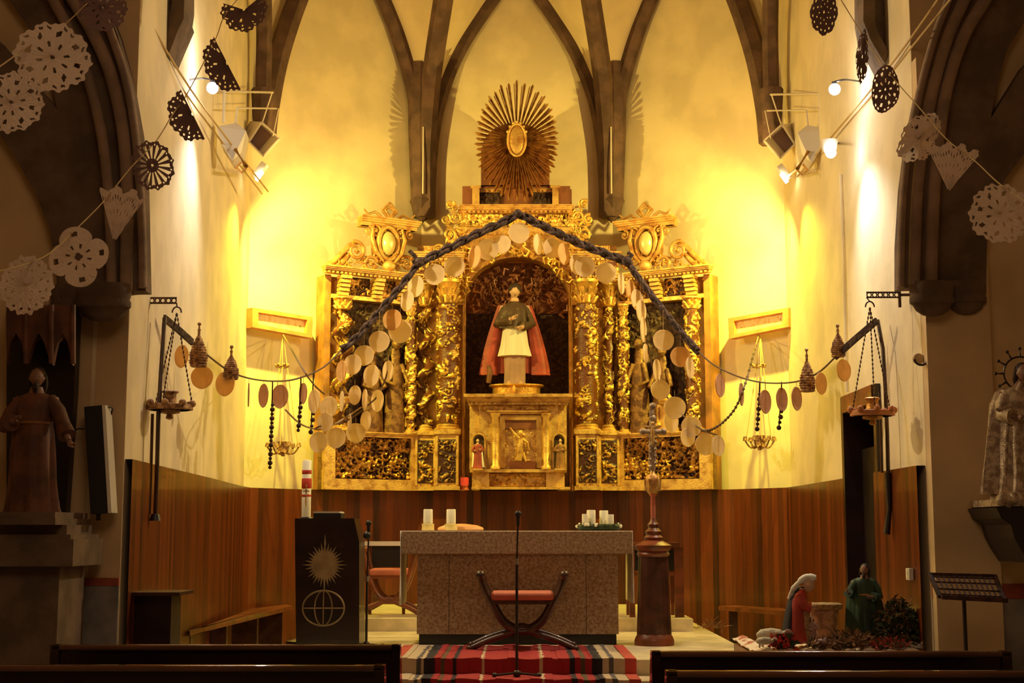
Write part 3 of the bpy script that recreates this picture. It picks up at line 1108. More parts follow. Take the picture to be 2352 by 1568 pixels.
# twin columns, pedestals and capitals; the right half mirrors the left
for sgn in (1, -1):
    S = 1 if sgn > 0 else -1
    cs = (cx(1030) * S, DC - 0.16)
    ct = (cx(976) * S, DC + 0.02)
    rs, rt = 0.125, 0.085
    mb = MB()
    surf_col(mb, cs, cz(975), cz(705), rs, 11 + sgn, amp=0.045, n=90)
    mb.build('carved_column', 'gold_carved', ret, smooth=True)
    mb = MB()
    surf_col(mb, ct, cz(975), cz(705), rt, 21 + sgn, amp=0.03, n=60, solomonic=0.42 * S, turns=4)
    mb.build('twisted_column', 'gold_carved', ret, smooth=True)
    mb = MB()
    colbase(mb, cs, cz(996), cz(975), rs)
    colbase(mb, ct, cz(996), cz(975), rt)
    mb.build('column_base', 'gold_plain', ret, smooth=True)
    mb = MB()
    capital(mb, cs, cz(705), cz(648), rs * 0.9)
    capital(mb, ct, cz(705), cz(648), rt)
    mb.build('capital', 'gold_carved', ret, smooth=True)
    # pedestals with panelled faces
    mb = MB()
    for (x0, x1, o) in ((1004, 1056, 0.30), (956, 1003, 0.10)):
        u0, u1 = sorted((cx(x0) * S, cx(x1) * S))
        fbox(mb, CF, u0, u1, -0.12, o, ZB, cz(1000))
        fbox(mb, CF, u0 - .02, u1 + .02, -0.12, o + .025, ZB, ZB + 0.05)
        fbox(mb, CF, u0 - .02, u1 + .02, -0.12, o + .03, cz(1000), cz(992))
        fbox(mb, CF, u0, u0 + .03, o, o + .015, ZB + .06, cz(1005))
        fbox(mb, CF, u1 - .03, u1, o, o + .015, ZB + .06, cz(1005))
    pedo = mb.build('pedestal', 'gold_plain', ret)
    for (x0, x1, o, sd) in ((1011, 1050, 0.30, 31), (962, 998, 0.10, 33)):
        mb = MB()
        u0, u1 = sorted((cx(x0) * S, cx(x1) * S))
        relief_panel(mb, CF, u0, u1, ZB + .09, cz(1012), o + .004, sd, 16, 0.035, smin=.04, smax=.08)
        mb.build('pedestal_relief', 'gold_dark', pedo, smooth=True)
    # entablature block above the columns
    mb = MB()
    u0, u1 = sorted((cx(955) * S, cx(1062) * S))
    fbox(mb, CF, u0, u1, -0.12, 0.16, cz(648), cz(600))
    cornice(mb, CF, u0, u1, 0.14, cz(604), cz(585), 0.10)
    mb.build('entablature', 'gold_plain', ret)
    mb = MB()
    relief_panel(mb, CF, u0, u1, cz(646), cz(606), 0.165, 41, 24, 0.035, smin=.03, smax=.07)
    # foliage and angel scrolls stepping up to the attic
    for (px, py, R, hd) in ((1030, 540, .085, 1), (1022, 505, .06, -1), (1045, 500, .07, 1), (1032, 470, .05, -1), (1050, 560, .07, -1), (1005, 575, .07, 1), (1060, 525, .06, 1)):
        scroll(mb, CF, cx(px) * S, cz(py), R, 0.04, 0.05, hd * S, 1.4, 0.022, a0=1.2 * px)
    for k in range(60):
        px, py = 1020 + 50 * rg.random(), 470 + 110 * rg.random()
        if py < 560 - (px - 1005) * 2.6:
            continue
        p = CF(cx(px) * S, 0.02, cz(py))
        t = rg.random() * 6.28
        L = .02 + .03 * rg.random()
        mb.tube([p, p + Vector((math.cos(t), -.6, math.sin(t))) * L, p + Vector((math.cos(t + 1), -.5, math.sin(t + 1))) * L * 1.8], [.012, .02, .005], 6)
    mb.build('side_foliage', 'gold_carved', ret, smooth=True)

# attic cornice and block behind the sunburst
mb = MB()
cornice(mb, CF, cx(1062), cx(1312), 0.02, cz(492), cz(476), 0.16)
cornice(mb, CF, cx(1050), cx(1325), 0.0, cz(540), cz(524), 0.06)
mb.build('attic_cornice', 'gold_plain', ret)
mb = MB()
relief_panel(mb, CF, cx(1056), cx(1320), cz(524), cz(492), 0.02, 51, 60, 0.05)
mb.build('frieze', 'gold_carved', ret, smooth=True)
mb = MB()
fbox(mb, CF, cx(1060), cx(1316), -0.30, -0.06, cz(476), cz(432))
mb.build('attic_block', 'brown_board', ret)
mb = MB()
for (a, b) in ((1060, 1082), (1286, 1312)):
    mb = MB()
    fbox(mb, CF, cx(a), cx(b), -0.06, 0.02, cz(476), cz(428))
    mb.build('attic_pier', 'brown_board', ret)
for (a, b) in ((1083, 1100), (1270, 1285)):
    mb = MB()
    fbox(mb, CF, cx(a), cx(b), -0.06, 0.04, cz(474), cz(430))
    fbox(mb, CF, cx(a) - .02, cx(b) + .02, -0.06, 0.06, cz(434), cz(428))
    mb.build('attic_pilaster', 'gold_plain', ret)
for (a, b, s) in ((1101, 1150, 61), (1222, 1269, 62)):
    mb = MB()
    cornice(mb, CF, cx(a), cx(b), -0.06, cz(440), cz(426), 0.08)
    o = mb.build('attic_ledge', 'gold_plain', ret)
    mb = MB()
    relief_panel(mb, CF, cx(a), cx(b), cz(472), cz(440), -0.05, s, 14, 0.04)
    mb.build('attic_relief', 'niche_dark', o, smooth=True)
# round-headed board behind the rays
mb = MB()
q = []
for k in range(25):
    a = math.pi * k / 24
    q.append((1183 + 76 * math.cos(a), 345 - 62 * math.sin(a)))
q += [(1105, 345), (1105, 432), (1262, 432), (1262, 345)]
pts = [P(x, y, DC) for x, y in q]
mb.prism([(p.x, p.z) for p in pts], (0, DC - 0.02, 0), X, Z, Y, 0.12)
mb.build('back_board', 'brown_board', ret)

# the sunburst: a thing of its own, rays round an oval
sb = thing('sunburst', P(1187, 330, DC - .2), 'gilded oval sunburst of long wooden rays topping the altarpiece', 'sunburst')
c0 = P(1187, 325, DC - 0.18)
m_ = (DC - .18) / F
mb = MB()
NR_ = 46
for k in range(NR_):
    a = 2 * math.pi * (k + 0.5) / NR_
    for (e, wd, l) in ((0, 0.022, 1.0), (1, 0.012, 0.95)):
        aa = a + e * 0.045
        ca, sa = math.cos(aa), math.sin(aa)
        R0 = 20 * m_
        Rx, Rz = 95 * m_, 145 * m_
        rr = 1 / math.sqrt((ca / Rx) ** 2 + (sa / Rz) ** 2) * l * (1.0 if k % 2 else 0.965)
        d = Vector((ca, 0, sa))
        s = Vector((-sa, 0, ca))
        p0 = c0 + d * R0
        p1 = c0 + d * rr + Y * (-0.02)
        i = [mb.vert(p) for p in (p0 - s * .006, p0 + s * .006, p1 + s * wd * .72, p1 + d * .03, p1 - s * wd * .72, p0 - Y * .03, p1 - Y * (.035 + e * .02))]
        mb.face((i[0], i[5], i[6], i[4]))
        mb.face((i[5], i[1], i[2], i[6]))
        mb.face((i[4], i[6], i[3]))
        mb.face((i[6], i[2], i[3]))
        mb.face((i[0], i[4], i[3], i[2], i[1]))
mb.build('rays', 'gold_ray', sb)
mb = MB()
mb.M = Matrix.Translation(c0 + Vector((0, -.06, 0.0))) @ Matrix.Diagonal((1, .35, 1, 1))
mb.lathe([(0.01, -.2)] + [(0.105 * math.sin(math.pi * k / 12), -0.195 * math.cos(math.pi * k / 12)) for k in range(1, 12)] + [(0.01, .2)], (0, 0, 0), 24, fn=lambda a, z: 1 + .05 * math.sin(7 * a) * math.sin(z * 60))
mb.build('medallion', 'gold', sb, smooth=True)
mb = MB()
mb.tube([c0 + Vector((.115 * math.cos(t * .2618), -.08, .21 * math.sin(t * .2618))) for t in range(25)], .016, 8)
for k in range(7):
    a = math.pi * (0.15 + 0.7 * k / 6)
    mb.ball(c0 + Vector((.13 * math.cos(a), -.08, .235 * math.sin(a) + .0)), .02)
mb.build('medallion_rim', 'gold_plain', sb, smooth=True)

# wings: carved side bays turned towards the nave
def wing(sgn):
    S = sgn
    out_p = P(738, 1127, 17.28)
    in_p = P(952, 1130, 17.95)
    a, b = Vector((out_p.x, out_p.y)), Vector((in_p.x, in_p.y))
    if S < 0:
        a.x, b.x = -a.x, -b.x
    L = (b - a).length
    d = (b - a).normalized()
    nrm = Vector((d.y, -d.x))
    if nrm.y > 0:
        nrm = -nrm

    def fr(u, o, z):
        p = a + d * u + nrm * o
        return Vector((p.x, p.y, z))

    def U(px):
        return L * (px - 738) / 214

    def ZZ(px, py):
        return P(1188, py + 0.0, 17.28 + 0.67 * (px - 738) / 214).z
    w = ret
    z990 = ZZ(845, 993)
    zc0, zc1 = ZZ(845, 640), ZZ(845, 624)
    mb = MB()
    fbox(mb, fr, 0.02, L, -0.25, -0.12, ZB, ZZ(845, 640))
    fbox(mb, fr, 0.0, U(752), -0.25, 0.0, ZB, ZZ(845, 640))
    mb.build('wing_carcass', 'side_board', w)
    # predella
    mb = MB()
    fbox(mb, fr, 0, L, -0.12, 0.08, ZB, ZB + 0.13)
    fbox(mb, fr, 0, U(762), -0.12, 0.08, ZB + .13, z990 - .05)
    fbox(mb, fr, U(936), L, -0.12, 0.08, ZB + .13, z990 - .05)
    cornice(mb, fr, 0, L, 0.06, z990 - 0.06, z990, 0.07, 4, False)
    wpo = mb.build('wing_predella', 'gold_plain', w)
    mb = MB()
    relief_panel(mb, fr, U(762), U(936), ZB + .13, z990 - .05, 0.0, 101 + S, 95, 0.075)
    mb.build('predella_relief', 'gold_dark', wpo, smooth=True)
    # tall recess with figures and drapery
    mb = MB()
    relief_panel(mb, fr, U(795), U(936), z990, ZZ(845, 694), -0.10, 111 + S, 60, 0.04, smin=.08, smax=.16)
    mb.build('wing_panel', 'niche_dark', w, smooth=True)
    for (px, py, k) in ((850, 940, 1.0), (905, 935, 1.12)):
        mb = MB()
        u, z = U(px), z990
        hh = 0.95 * k
        rings = []
        for j in range(14):
            t = j / 13
            rr = (0.115 * (1 - t) ** .5 + 0.045) if t < .82 else (0.045 + .02 * math.sin((t - .82) * 17))
            rings.append([fr(u + rr * math.cos(q_) * (1 + .12 * math.sin(7 * q_)), -0.02 + rr * .6 * math.sin(q_), z + hh * t) for q_ in [2 * math.pi * m / 16 for m in range(16)]])
        mb.loft(rings)
        head(mb, fr(u, .0, z + hh + .05), .15, tuple(Vector((nrm.x, nrm.y, -.1))))
        for s2 in (-1, 1):
            mb.tube([fr(u + s2 * .07, 0, z + hh * .82), fr(u + s2 * .15, .05, z + hh * .6), fr(u + s2 * .05, .12, z + hh * .55)], [.035, .03, .022], 8)
        mb.build('wing_figure', 'figure_wood', w, smooth=True)
    if S < 0:
        mb = MB()
        us, zb_ = U(835), z990
        for k, (w_, h0, h1) in enumerate(((.17, 0, .05), (.13, .05, .10), (.09, .10, .30), (.13, .30, .34))):
            fbox(mb, fr, us - w_, us + w_, -.05, .10 - k * .01, zb_ + h0, zb_ + h1)
        for s2 in (-1, 1):
            q_ = fr(us + s2 * .11, .08, zb_ + .10)
            mb.tube([q_, q_ + Z * .2], .022, 8)
            mb.ball(q_ - Z * .02, .045)
        q_ = fr(us, .06, zb_ + .34)
        mb.lathe([(.10, 0), (.11, .04), (.06, .10), (.03, .14), (.04, .16), (.001, .19)], q_, 14)
        mb.build('small_shrine', 'gold', w, smooth=True)
    # columns of the wing
    for (px, r, sd, sol) in ((772, .095, 5, .25), (936, .055, 7, 0)):
        c = fr(U(px), 0.10 if px < 800 else 0.05, 0)
        mb = MB()
        surf_col(mb, (c.x, c.y), z990 + .05, ZZ(845, 720), r, 200 + sd + S, amp=.035, n=70, nt=32, solomonic=sol * S, turns=4.5)
        mb.build('wing_column', 'gold_carved', w, smooth=True)
        mb = MB()
        colbase(mb, (c.x, c.y), z990, z990 + .06, r)
        mb.build('wing_column_base', 'gold_plain', w, smooth=True)
        mb = MB()
        capital(mb, (c.x, c.y), ZZ(845, 720), ZZ(845, 692), r * .9)
        mb.build('wing_capital', 'gold_plain', w, smooth=True)
    # entablature: dark metopes between consoles
    mb = MB()
    zt0, zt1 = ZZ(845, 692), ZZ(845, 640)
    fbox(mb, fr, U(752), L, -0.12, 0.02, zt0 - .0, zt0 + .05)
    for (x0, x1) in ((765, 788), (845, 866), (905, 924)):
        for q_ in range(5):
            t = q_ / 4
            fbox(mb, fr, U(x0), U(x1), 0.0, 0.06 + .09 * t, zt0 + .04 + (zt1 - zt0 - .04) * q_ / 5, zt0 + .04 + (zt1 - zt0 - .04) * (q_ + .8) / 5)
    cornice(mb, fr, -0.04, L, 0.08, zc0, zc1, 0.12, 5, True)
    weo = mb.build('wing_entablature', 'gold_plain', w)
    for (x0, x1, s_) in ((790, 843, 1), (868, 904, 2), (924, 950, 3)):
        mb = MB()
        relief_panel(mb, fr, U(x0), U(x1), zt0 + .05, zt1, -0.02, 300 + s_ + S, 14, 0.035, smin=.04, smax=.08)
        mb.build('metope', 'gold_dark', weo, smooth=True)
    # raking side scroll and volute
    mb = MB()
    zb = zc1
    mb.tube([fr(U(x), 0.03, ZZ(x, y)) for x, y in ((738, 612), (756, 600), (775, 580), (792, 563), (806, 557))], [.03, .034, .036, .034, .03], 8)
    mb.tube([fr(U(x), 0.0, ZZ(x, y) - .05) for x, y in ((745, 612), (760, 603), (778, 588), (790, 575))], [.05, .05, .05, .04], 8)
    scroll(mb, fr, U(803), ZZ(803, 577), .115, 0.06, .05, -1, 1.7, .026, a0=2.0)
    scroll(mb, fr, U(840), ZZ(840, 608), .10, 0.03, .05, 1, 1.4, .024, a0=.4)
    scroll(mb, fr, U(925), ZZ(925, 606), .09, 0.03, .05, -1, 1.4, .024, a0=2.6)
    for k in range(46):
        px = 745 + rg.random() * 200
        py = 622 - rg.random() * (18 + 30 * math.exp(-((px - 880) / 60) ** 2))
        p = fr(U(px), 0.02, ZZ(px, py))
        t = rg.random() * 6.28
        Lh = .02 + .028 * rg.random()
        mb.tube([p, p + Vector((math.cos(t), -.5, math.sin(t))) * Lh, p + Vector((math.cos(t + 1), -.4, math.sin(t + 1))) * Lh * 1.8], [.012, .019, .005], 6)
    mb.build('pediment_scroll', 'gold', w, smooth=True)
    # cartouche with pearl-like oval
    mb = MB()
    uc, zcq = U(880), ZZ(880, 560)
    mb.prism([(.19 * math.cos(t * .2618) * (1 + .1 * math.cos(3 * t * .2618)), .27 * math.sin(t * .2618)) for t in range(24)], fr(uc, 0.0, zcq), (fr(1, 0, 0) - fr(0, 0, 0)), Z,
             (fr(0, 1, 0) - fr(0, 0, 0)), -0.10)
    ring = [fr(uc + .135 * math.cos(t * .2618), .04, zcq + .21 * math.sin(t * .2618)) for t in range(25)]
    mb.tube(ring, .035, 8)
    for s2 in (-1, 1):
        scroll(mb, fr, uc + s2 * .17, zcq + .14, .07, 0.03, .04, s2, 1.4, .02, a0=1.5)
        scroll(mb, fr, uc + s2 * .15, zcq - .19, .06, 0.03, .04, -s2, 1.4, .018, a0=-1)
        mb.tube([fr(uc + s2 * .2, .02, zcq + .22), fr(uc + s2 * .23, .05, zcq + .05), fr(uc + s2 * .18, .06, zcq - .12), fr(uc + s2 * .07, .07, zcq - .25)], [.02, .03, .03, .015], 8)
    cto = mb.build('cartouche', 'gold', w, smooth=True)
    mb = MB()
    R0 = []
    for k in range(9):
        t = math.pi / 2 * k / 8
        R0.append([fr(uc + .10 * math.cos(t) * math.cos(q_ * .2618), .03 + .09 * math.sin(t), zcq + .155 * math.cos(t) * math.sin(q_ * .2618)) for q_ in range(24)])
    mb.loft(R0)
    mb.build('oval_boss', 'pearl', cto, smooth=True)
    mb = MB()
    mb.ball(fr(U(878), 0.09, ZZ(878, 613)), .085, .05, .07)
    mb.build('shell', 'gold_plain', w, smooth=True)
    # top slab with crest
    mb = MB()
    zs0, zs1 = ZZ(880, 523), ZZ(880, 503)
    cornice(mb, fr, U(822), U(948), -0.02, zs0, zs1, .13, 5, False)
    fbox(mb, fr, U(822), U(948), -.16, 0, zs0, zs1)
    for (px, s2) in ((835, -1), (932, 1)):
        scroll(mb, fr, U(px), zs0 - .07, .055, .03, .03, s2, 1.3, .018, a0=1.5)
    mb.build('top_slab', 'gold', w)
    mb = MB()
    k0 = U(884)
    zz0 = zs1
    ux = (fr(1, 0, 0) - fr(0, 0, 0))
    for s_ in (1.0, .62):
        q4 = [(0, .0), (.11 * s_, .10), (0, .21 * s_ + .0), (-.11 * s_, .10)]
        q4 = [(x, zz0 + z + (1 - s_) * .05) for x, z in q4]
        for j in range(4):
            p, r_ = q4[j], q4[(j + 1) % 4]
            mb.tube([fr(k0 + p[0], 0.02, p[1]), fr(k0 + r_[0], 0.02, r_[1])], .016, 6)
    for s2 in (-1, 1):
        mb.tube([fr(k0 + s2 * .12, .02, zz0 + .02), fr(k0 + s2 * .2, .02, zz0 + .07), fr(k0 + s2 * .3, .02, zz0 + .03), fr(k0 + s2 * .36, .02, zz0 + .09)], [.02, .018, .016, .01], 6)
    mb.build('crest', 'gold', w, smooth=True)


wing(1)
wing(-1)

# ------------------------------------------------------------------ tabernacle in front of the niche foot
TD = 17.42


def TF(u, o, z):
    return Vector((u, TD - o, z))


def tx(px):
    return P(px, 1000, TD).x


def tz(py):
    return P(1188, py, TD).z


tb = thing('tabernacle', (0, TD, 2.0), 'gilded tabernacle with relief door, small side niches and cornice, below the statue', 'tabernacle')
mb = MB()
fbox(mb, TF, tx(1100), tx(1282), -0.45, 0.0, 2.0, tz(918))
fbox(mb, TF, tx(1078), tx(1302), -0.45, -0.06, tz(1078), tz(918))
for (x0, x1) in ((1085, 1124), (1254, 1296)):
    fbox(mb, TF, tx(x0), tx(x1), -0.45, 0.06, 2.03, tz(1082))
mb.build('body', 'gold_plain', tb)
mb = MB()
cornice(mb, TF, tx(1078), tx(1302), 0.0, tz(930), tz(914), .14, 5, True)
fbox(mb, TF, tx(1066), tx(1314), -0.45, 0.18, tz(914), tz(907))
cornice(mb, TF, tx(1126), tx(1252), .04, tz(951), tz(944), .05, 3, False)
mb.build('cornice', 'gold_plain', tb)
mb = MB()
relief_panel(mb, TF, tx(1108), tx(1272), tz(944), tz(930), .015, 401, 26, .03, smin=.03, smax=.06)
mb.build('frieze', 'gold', tb, smooth=True)
mb = MB()
relief_panel(mb, TF, tx(1112), tx(1266), tz(1118), tz(1086), .01, 402, 26, .04, smin=.04, smax=.08)
mb.build('base_frieze', 'gold', tb, smooth=True)
mb = MB()
fbox(mb, TF, tx(1080), tx(1300), -.2, .10, tz(1085), tz(1078))
fbox(mb, TF, tx(1084), tx(1308), -.45, .12, 2.0, 2.03)
mb.build('base_moulding', 'gold_plain', tb)
for s_, (x0, x1) in ((1, (1130, 1146)), (-1, (1246, 1262))):
    mb = MB()
    c = (tx((x0 + x1) / 2), TD - .08)
    mb.lathe([(.058, tz(1078)), (.06, tz(1072)), (.042, tz(1068)), (.045, tz(1000)), (.038, tz(960)), (.055, tz(956)), (.06, tz(950))], (c[0], c[1], 0), 16)
    mb.build('colonette', 'gold_plain', tb, smooth=True)
mb = MB()
fbox(mb, TF, tx(1148), tx(1160), 0, .05, tz(1075), tz(955))
fbox(mb, TF, tx(1232), tx(1244), 0, .05, tz(1075), tz(955))
fbox(mb, TF, tx(1160), tx(1232), 0, .05, tz(965), tz(955))
mb.build('door_frame', 'gold', tb)
mb = MB()
relief_panel(mb, TF, tx(1160), tx(1232), tz(1060), tz(985), .005, 404, 18, .022, smin=.03, smax=.06)
# risen figure in relief
fc, fz = tx(1196), tz(1058)
mb.tube([TF(fc - .02, .03, fz), TF(fc - .01, .045, fz + .14), TF(fc, .05, fz + .26)], [.035, .045, .03], 10)
mb.ball(TF(fc, .05, fz + .335), .03, .03, .038)
mb.tube([TF(fc - .02, .05, fz + .27), TF(fc - .08, .05, fz + .33), TF(fc - .13, .04, fz + .40)], [.02, .015, .012], 8)
mb.tube([TF(fc + .02, .05, fz + .26), TF(fc + .08, .05, fz + .22), TF(fc + .10, .04, fz + .13)], [.02, .016, .012], 8)
mb.tube([TF(fc - .02, .03, fz + .06), TF(fc - .06, .03, fz - .0)], [.03, .015], 8)
mb.tube([TF(fc + .02, .03, fz + .1), TF(fc + .06, .03, fz - .01)], [.03, .015], 8)
mb.build('relief_door', 'gold_plain', tb, smooth=True)
mb = MB()
fbox(mb, TF, tx(1160), tx(1232), 0, .03, tz(985), tz(965))
mb.build('door_lunette', 'brown_board', tb)
mb = MB()
fbox(mb, TF, tx(1170), tx(1230), 0, .08, tz(1078), tz(1060))
mb.build('step_block', 'red_wood', tb)
for s_ in (-1, 1):
    xo = 1100 if s_ < 0 else 1284
    mb = MB()
    q = [(-.066, 0), (.066, 0)] + [(.066 * math.cos(math.pi * k / 10), .34 + .07 * math.sin(math.pi * k / 10)) for k in range(11)]
    mb.prism(q, TF(tx(xo), -.02, tz(1076)), X, Z, Y, -.045)
    nio = mb.build('side_niche', 'niche_dark', tb)
    mb = MB()
    for (a, b, r_) in (((-.075, 0), (-.075, .34), .014), ((.075, 0), (.075, .34), .014)):
        mb.bar(TF(tx(xo) + a[0], .05, tz(1076) + a[1]), TF(tx(xo) + b[0], .05, tz(1076) + b[1]), .022)
    mb.tube([TF(tx(xo) + .078 * math.cos(math.pi * k / 12), .05, tz(1076) + .34 + .08 * math.sin(math.pi * k / 12)) for k in range(13)], .012, 6)
    mb.build('niche_arch', 'gold_plain', nio)

# ================================================================== FIGURES
def eyes(c, h, face, parent):
    f = Vector(face).normalized()
    s = f.cross(Z).normalized()
    u = s.cross(f)
    for s2 in (-1, 1):
        MB().ball(Vector(c) + (f * .335 + s * s2 * .15 + u * .05) * h, h * .045, h * .045, h * .03, 8, 6).build('eye', 'black', parent, smooth=True)
    MB().ball(Vector(c) + (f * .375 - u * .25) * h, h * .10, h * .04, h * .025, 8, 6).build('mouth', 'robe_brown', parent, smooth=True)


def hand(mb, wrist, d, palm, L):
    """small hand: palm plus five curled fingers"""
    w, d = Vector(wrist), Vector(d).normalized()
    n = Vector(palm)
    n = (n - d * n.dot(d)).normalized()
    s = d.cross(n)
    mb.tube([w, w + d * L * .25, w + d * L * .5], [L * .16, L * .24, L * .22], 8, flat=.55)
    for k, (o, l) in enumerate(((-.17, .42), (-.06, .48), (.06, .45), (.17, .36))):
        b = w + d * L * .48 + s * o * L
        mb.tube([b, b + d * L * l * .5 + n * L * .05, b + d * L * l * .85 + n * L * .2], [L * .055, L * .05, L * .04], 6)
    b = w + d * L * .15 - s * L * .2
    mb.tube([b, b + d * L * .2 - s * L * .14 + n * L * .08, b + d * L * .42 - s * L * .12 + n * L * .16], [L * .07, L * .06, L * .045], 6)


def drape(mb, rows, base, nf=8, fold=.12, n=48, seed=1, open_=None):
    """cloth lofted through rows (z, cx, cy, rx, ry); folds deepen towards the hem"""
    b = Vector(base)
    rg_ = random.Random(seed)
    ph = [rg_.random() * 6.28 for _ in range(3)]
    z0, z1 = rows[0][0], rows[-1][0]
    rings = []
    for (z, cx_, cy_, rx, ry) in rows:
        t = (z - z0) / (z1 - z0 + 1e-9)
        ring = []
        for j in range(n):
            a = 2 * math.pi * j / n
            k = 1 + fold * (1 - t) ** .7 * (math.sin(nf * a + ph[0] + t) * .6 + math.sin((nf * 2 - 3) * a + ph[1] - t * 2) * .4)
            ring.append(b + Vector((cx_ + rx * k * math.cos(a), cy_ + ry * k * math.sin(a), z)))
        rings.append(ring)
    mb.loft(rings)


def figure(name, base, H, label, cat, robe='robe_brown', face=(0, -1, 0), arms=None, wid=1.0, sway=0.0, hair='hair', skin='skin', mantle=None, beard=False, halo=None, group=None,
           belt=None, parent=None):
    """standing robed statue"""
    b = Vector(base)
    root = parent or thing(name, b, label, cat, group)
    H_ = H
    hh = H / 7.2
    mb = MB()
    sh = .80 * H_
    # continuous trunk, neck
    rows = []
    for z, rx, ry in ((0.02, .09, .07), (.25, .10, .08), (.5, .11, .085), (.62, .085, .07), (.74, .115, .08), (.80, .10, .06), (.83, .045, .045), (.87, .036, .04)):
        rows.append([b + Vector((sway * math.sin(z * 3) * H_ + rx * H_ * wid * math.cos(q * .3927), ry * H_ * math.sin(q * .3927), z * H_)) for q in range(16)])
    mb.loft(rows)
    hc = b + Vector((sway * math.sin(2.7) * H_, -.01 * H_, H_ - hh * .5))
    head(mb, hc, hh, face)
    arms = arms or [(-1, (-.17, -.02, .62), (-.10, -.13, .60)), (1, (.17, -.02, .62), (.08, -.13, .64))]
    sleeves = MB()
    for (s2, e, w) in arms:
        S0 = b + Vector((s2 * .105 * wid + sway * .7, 0, .785)) * H_
        E0, W0 = b + Vector(e) * H_, b + Vector(w) * H_
        mb.tube([S0, E0, W0], [.034 * H_, .027 * H_, .019 * H_], 10)
        dd_ = (W0 - E0)
        hand(mb, W0, dd_, (0, -.3, .2) if dd_.y > -.05 else (0, 0, 1), hh * .62)
        q = E0.lerp(W0, .72)
        sleeves.tube([S0 - X * s2 * .03 * H_, S0.lerp(E0, .5), E0, q], [.048 * H_, .052 * H_, .050 * H_, .062 * H_], 12)
    bo = mb.build('body', skin, root, smooth=True)
    eyes(hc, hh, face, bo)
    rb = MB()
    sw = lambda z: sway * math.sin(z * 3) * H_
    drape(rb, [(z * H_, sw(z), 0, rx * H_ * wid, ry * H_) for z, rx, ry in ((0.0, .165, .13), (.06, .15, .12), (.22, .135, .11), (.4, .13, .105), (.55, .12, .10), (.63, .105, .085), (.72, .125, .088),
                                                                            (.79, .12, .075), (.825, .06, .055))], b, 9, .16, seed=int(H * 100))
    ro = rb.build('robe', robe, root, smooth=True)
    sleeves.build('sleeves', robe, root, smooth=True)
    if mantle:
        mm = MB()
        drape(mm, [(z * H_, sw(z) + ox * H_, .05 * H_, rx * H_ * wid, ry * H_) for z, ox, rx, ry in ((.05, .0, .205, .10), (.25, 0, .19, .10), (.5, 0, .175, .10), (.7, 0, .16, .085), (.8, 0, .125, .07),
                                                                                                   (.835, 0, .06, .05))], b, 6, .2, seed=int(H * 77))
        mm.build('mantle', mantle, root, smooth=True)
    if belt:
        mm = MB()
        mm.tube([b + Vector((sw(.62) + .11 * H_ * math.cos(q), .09 * H_ * math.sin(q), .625 * H_)) for q in [k * .2618 for k in range(25)]], .012 * H_, 6)
        mm.build('belt', belt, ro, smooth=True)
    hm = MB()
    f = Vector(face).normalized()
    hm.ball(hc - f * hh * .10 + Z * hh * .12, hh * .40, hh * .42, hh * .46, 14, 10)
    for s2 in (-1, 1):
        s_ = f.cross(Z) * s2
        hm.tube([hc + s_ * hh * .34 + Z * hh * .15, hc + s_ * hh * .38 - Z * hh * .3 - f * .1 * hh, hc + s_ * hh * .34 - Z * hh * .75 - f * .15 * hh], [hh * .13, hh * .14, hh * .07], 8)
    if beard:
        hm.tube([hc + f * hh * .34 - Z * hh * .28, hc + f * hh * .4 - Z * hh * .5, hc + f * hh * .34 - Z * hh * .72], [hh * .12, hh * .17, hh * .05], 8)
    hm.build('hair', hair, root, smooth=True)
    if halo:
        mm = MB()
        mm.tube([hc + Vector((hh * .9 * math.cos(q), hh * .3, hh * .9 * math.sin(q))) for q in [k * .2618 for k in range(25)]], hh * .05, 6)
        for k in range(12):
            a = k * math.pi / 6
            mm.tube([hc + Vector((hh * .9 * math.cos(a), hh * .3, hh * .9 * math.sin(a))), hc + Vector((hh * 1.3 * math.cos(a), hh * .3, hh * 1.3 * math.sin(a)))], [hh * .06, hh * .02], 6)
            mm.ball(hc + Vector((hh * 1.33 * math.cos(a), hh * .3, hh * 1.33 * math.sin(a))), hh * .09)
        mm.build('halo', halo, root, smooth=True)
    return root


# ---- the titular statue on its plinth in the niche
SD = 17.98
pb = thing('statue_plinth', P(1186, 907, SD), 'carved gilded plinth under the red-cloaked statue in the niche', 'plinth')
mb = MB()
pz0, pz1 = P(1186, 907, SD - .1).z, P(1186, 884, SD).z
cxp = P(1186, 890, SD).x
mb.lathe([(.30, pz0), (.30, pz1 - .04), (.33, pz1 - .03), (.35, pz1 - .015), (.34, pz1)], (cxp, SD, 0), 28, 1, .62)
mb.build('drum', 'gold_dark', pb, smooth=True)
MB().ball((cxp - .03, SD - .2, (pz0 + pz1) / 2), .02, .02, .05).build('boss', 'gold_plain', pb, smooth=True)
S1 = SD - .02
H = P(1186, 655, S1).z - pz1
st_ = thing('saint_statue', (cxp, S1, pz1), 'large statue in dark cape, white alb and red cloak, in the central niche', 'statue')
b = Vector((cxp - .02, S1, pz1))
mb = MB()
rows = []
for z, rx, ry in ((0.0, .05, .05), (.25, .07, .06), (.5, .11, .085), (.62, .085, .07), (.74, .115, .08), (.80, .10, .06), (.83, .045, .045), (.87, .036, .04)):
    rows.append([b + Vector((rx * H * math.cos(q * .3927), ry * H * math.sin(q * .3927), z * H)) for q in range(16)])
mb.loft(rows)
hc = b + Vector((.0, -.02, H - H / 15))
head(mb, hc, H / 7.2, (0.1, -1, -.15))
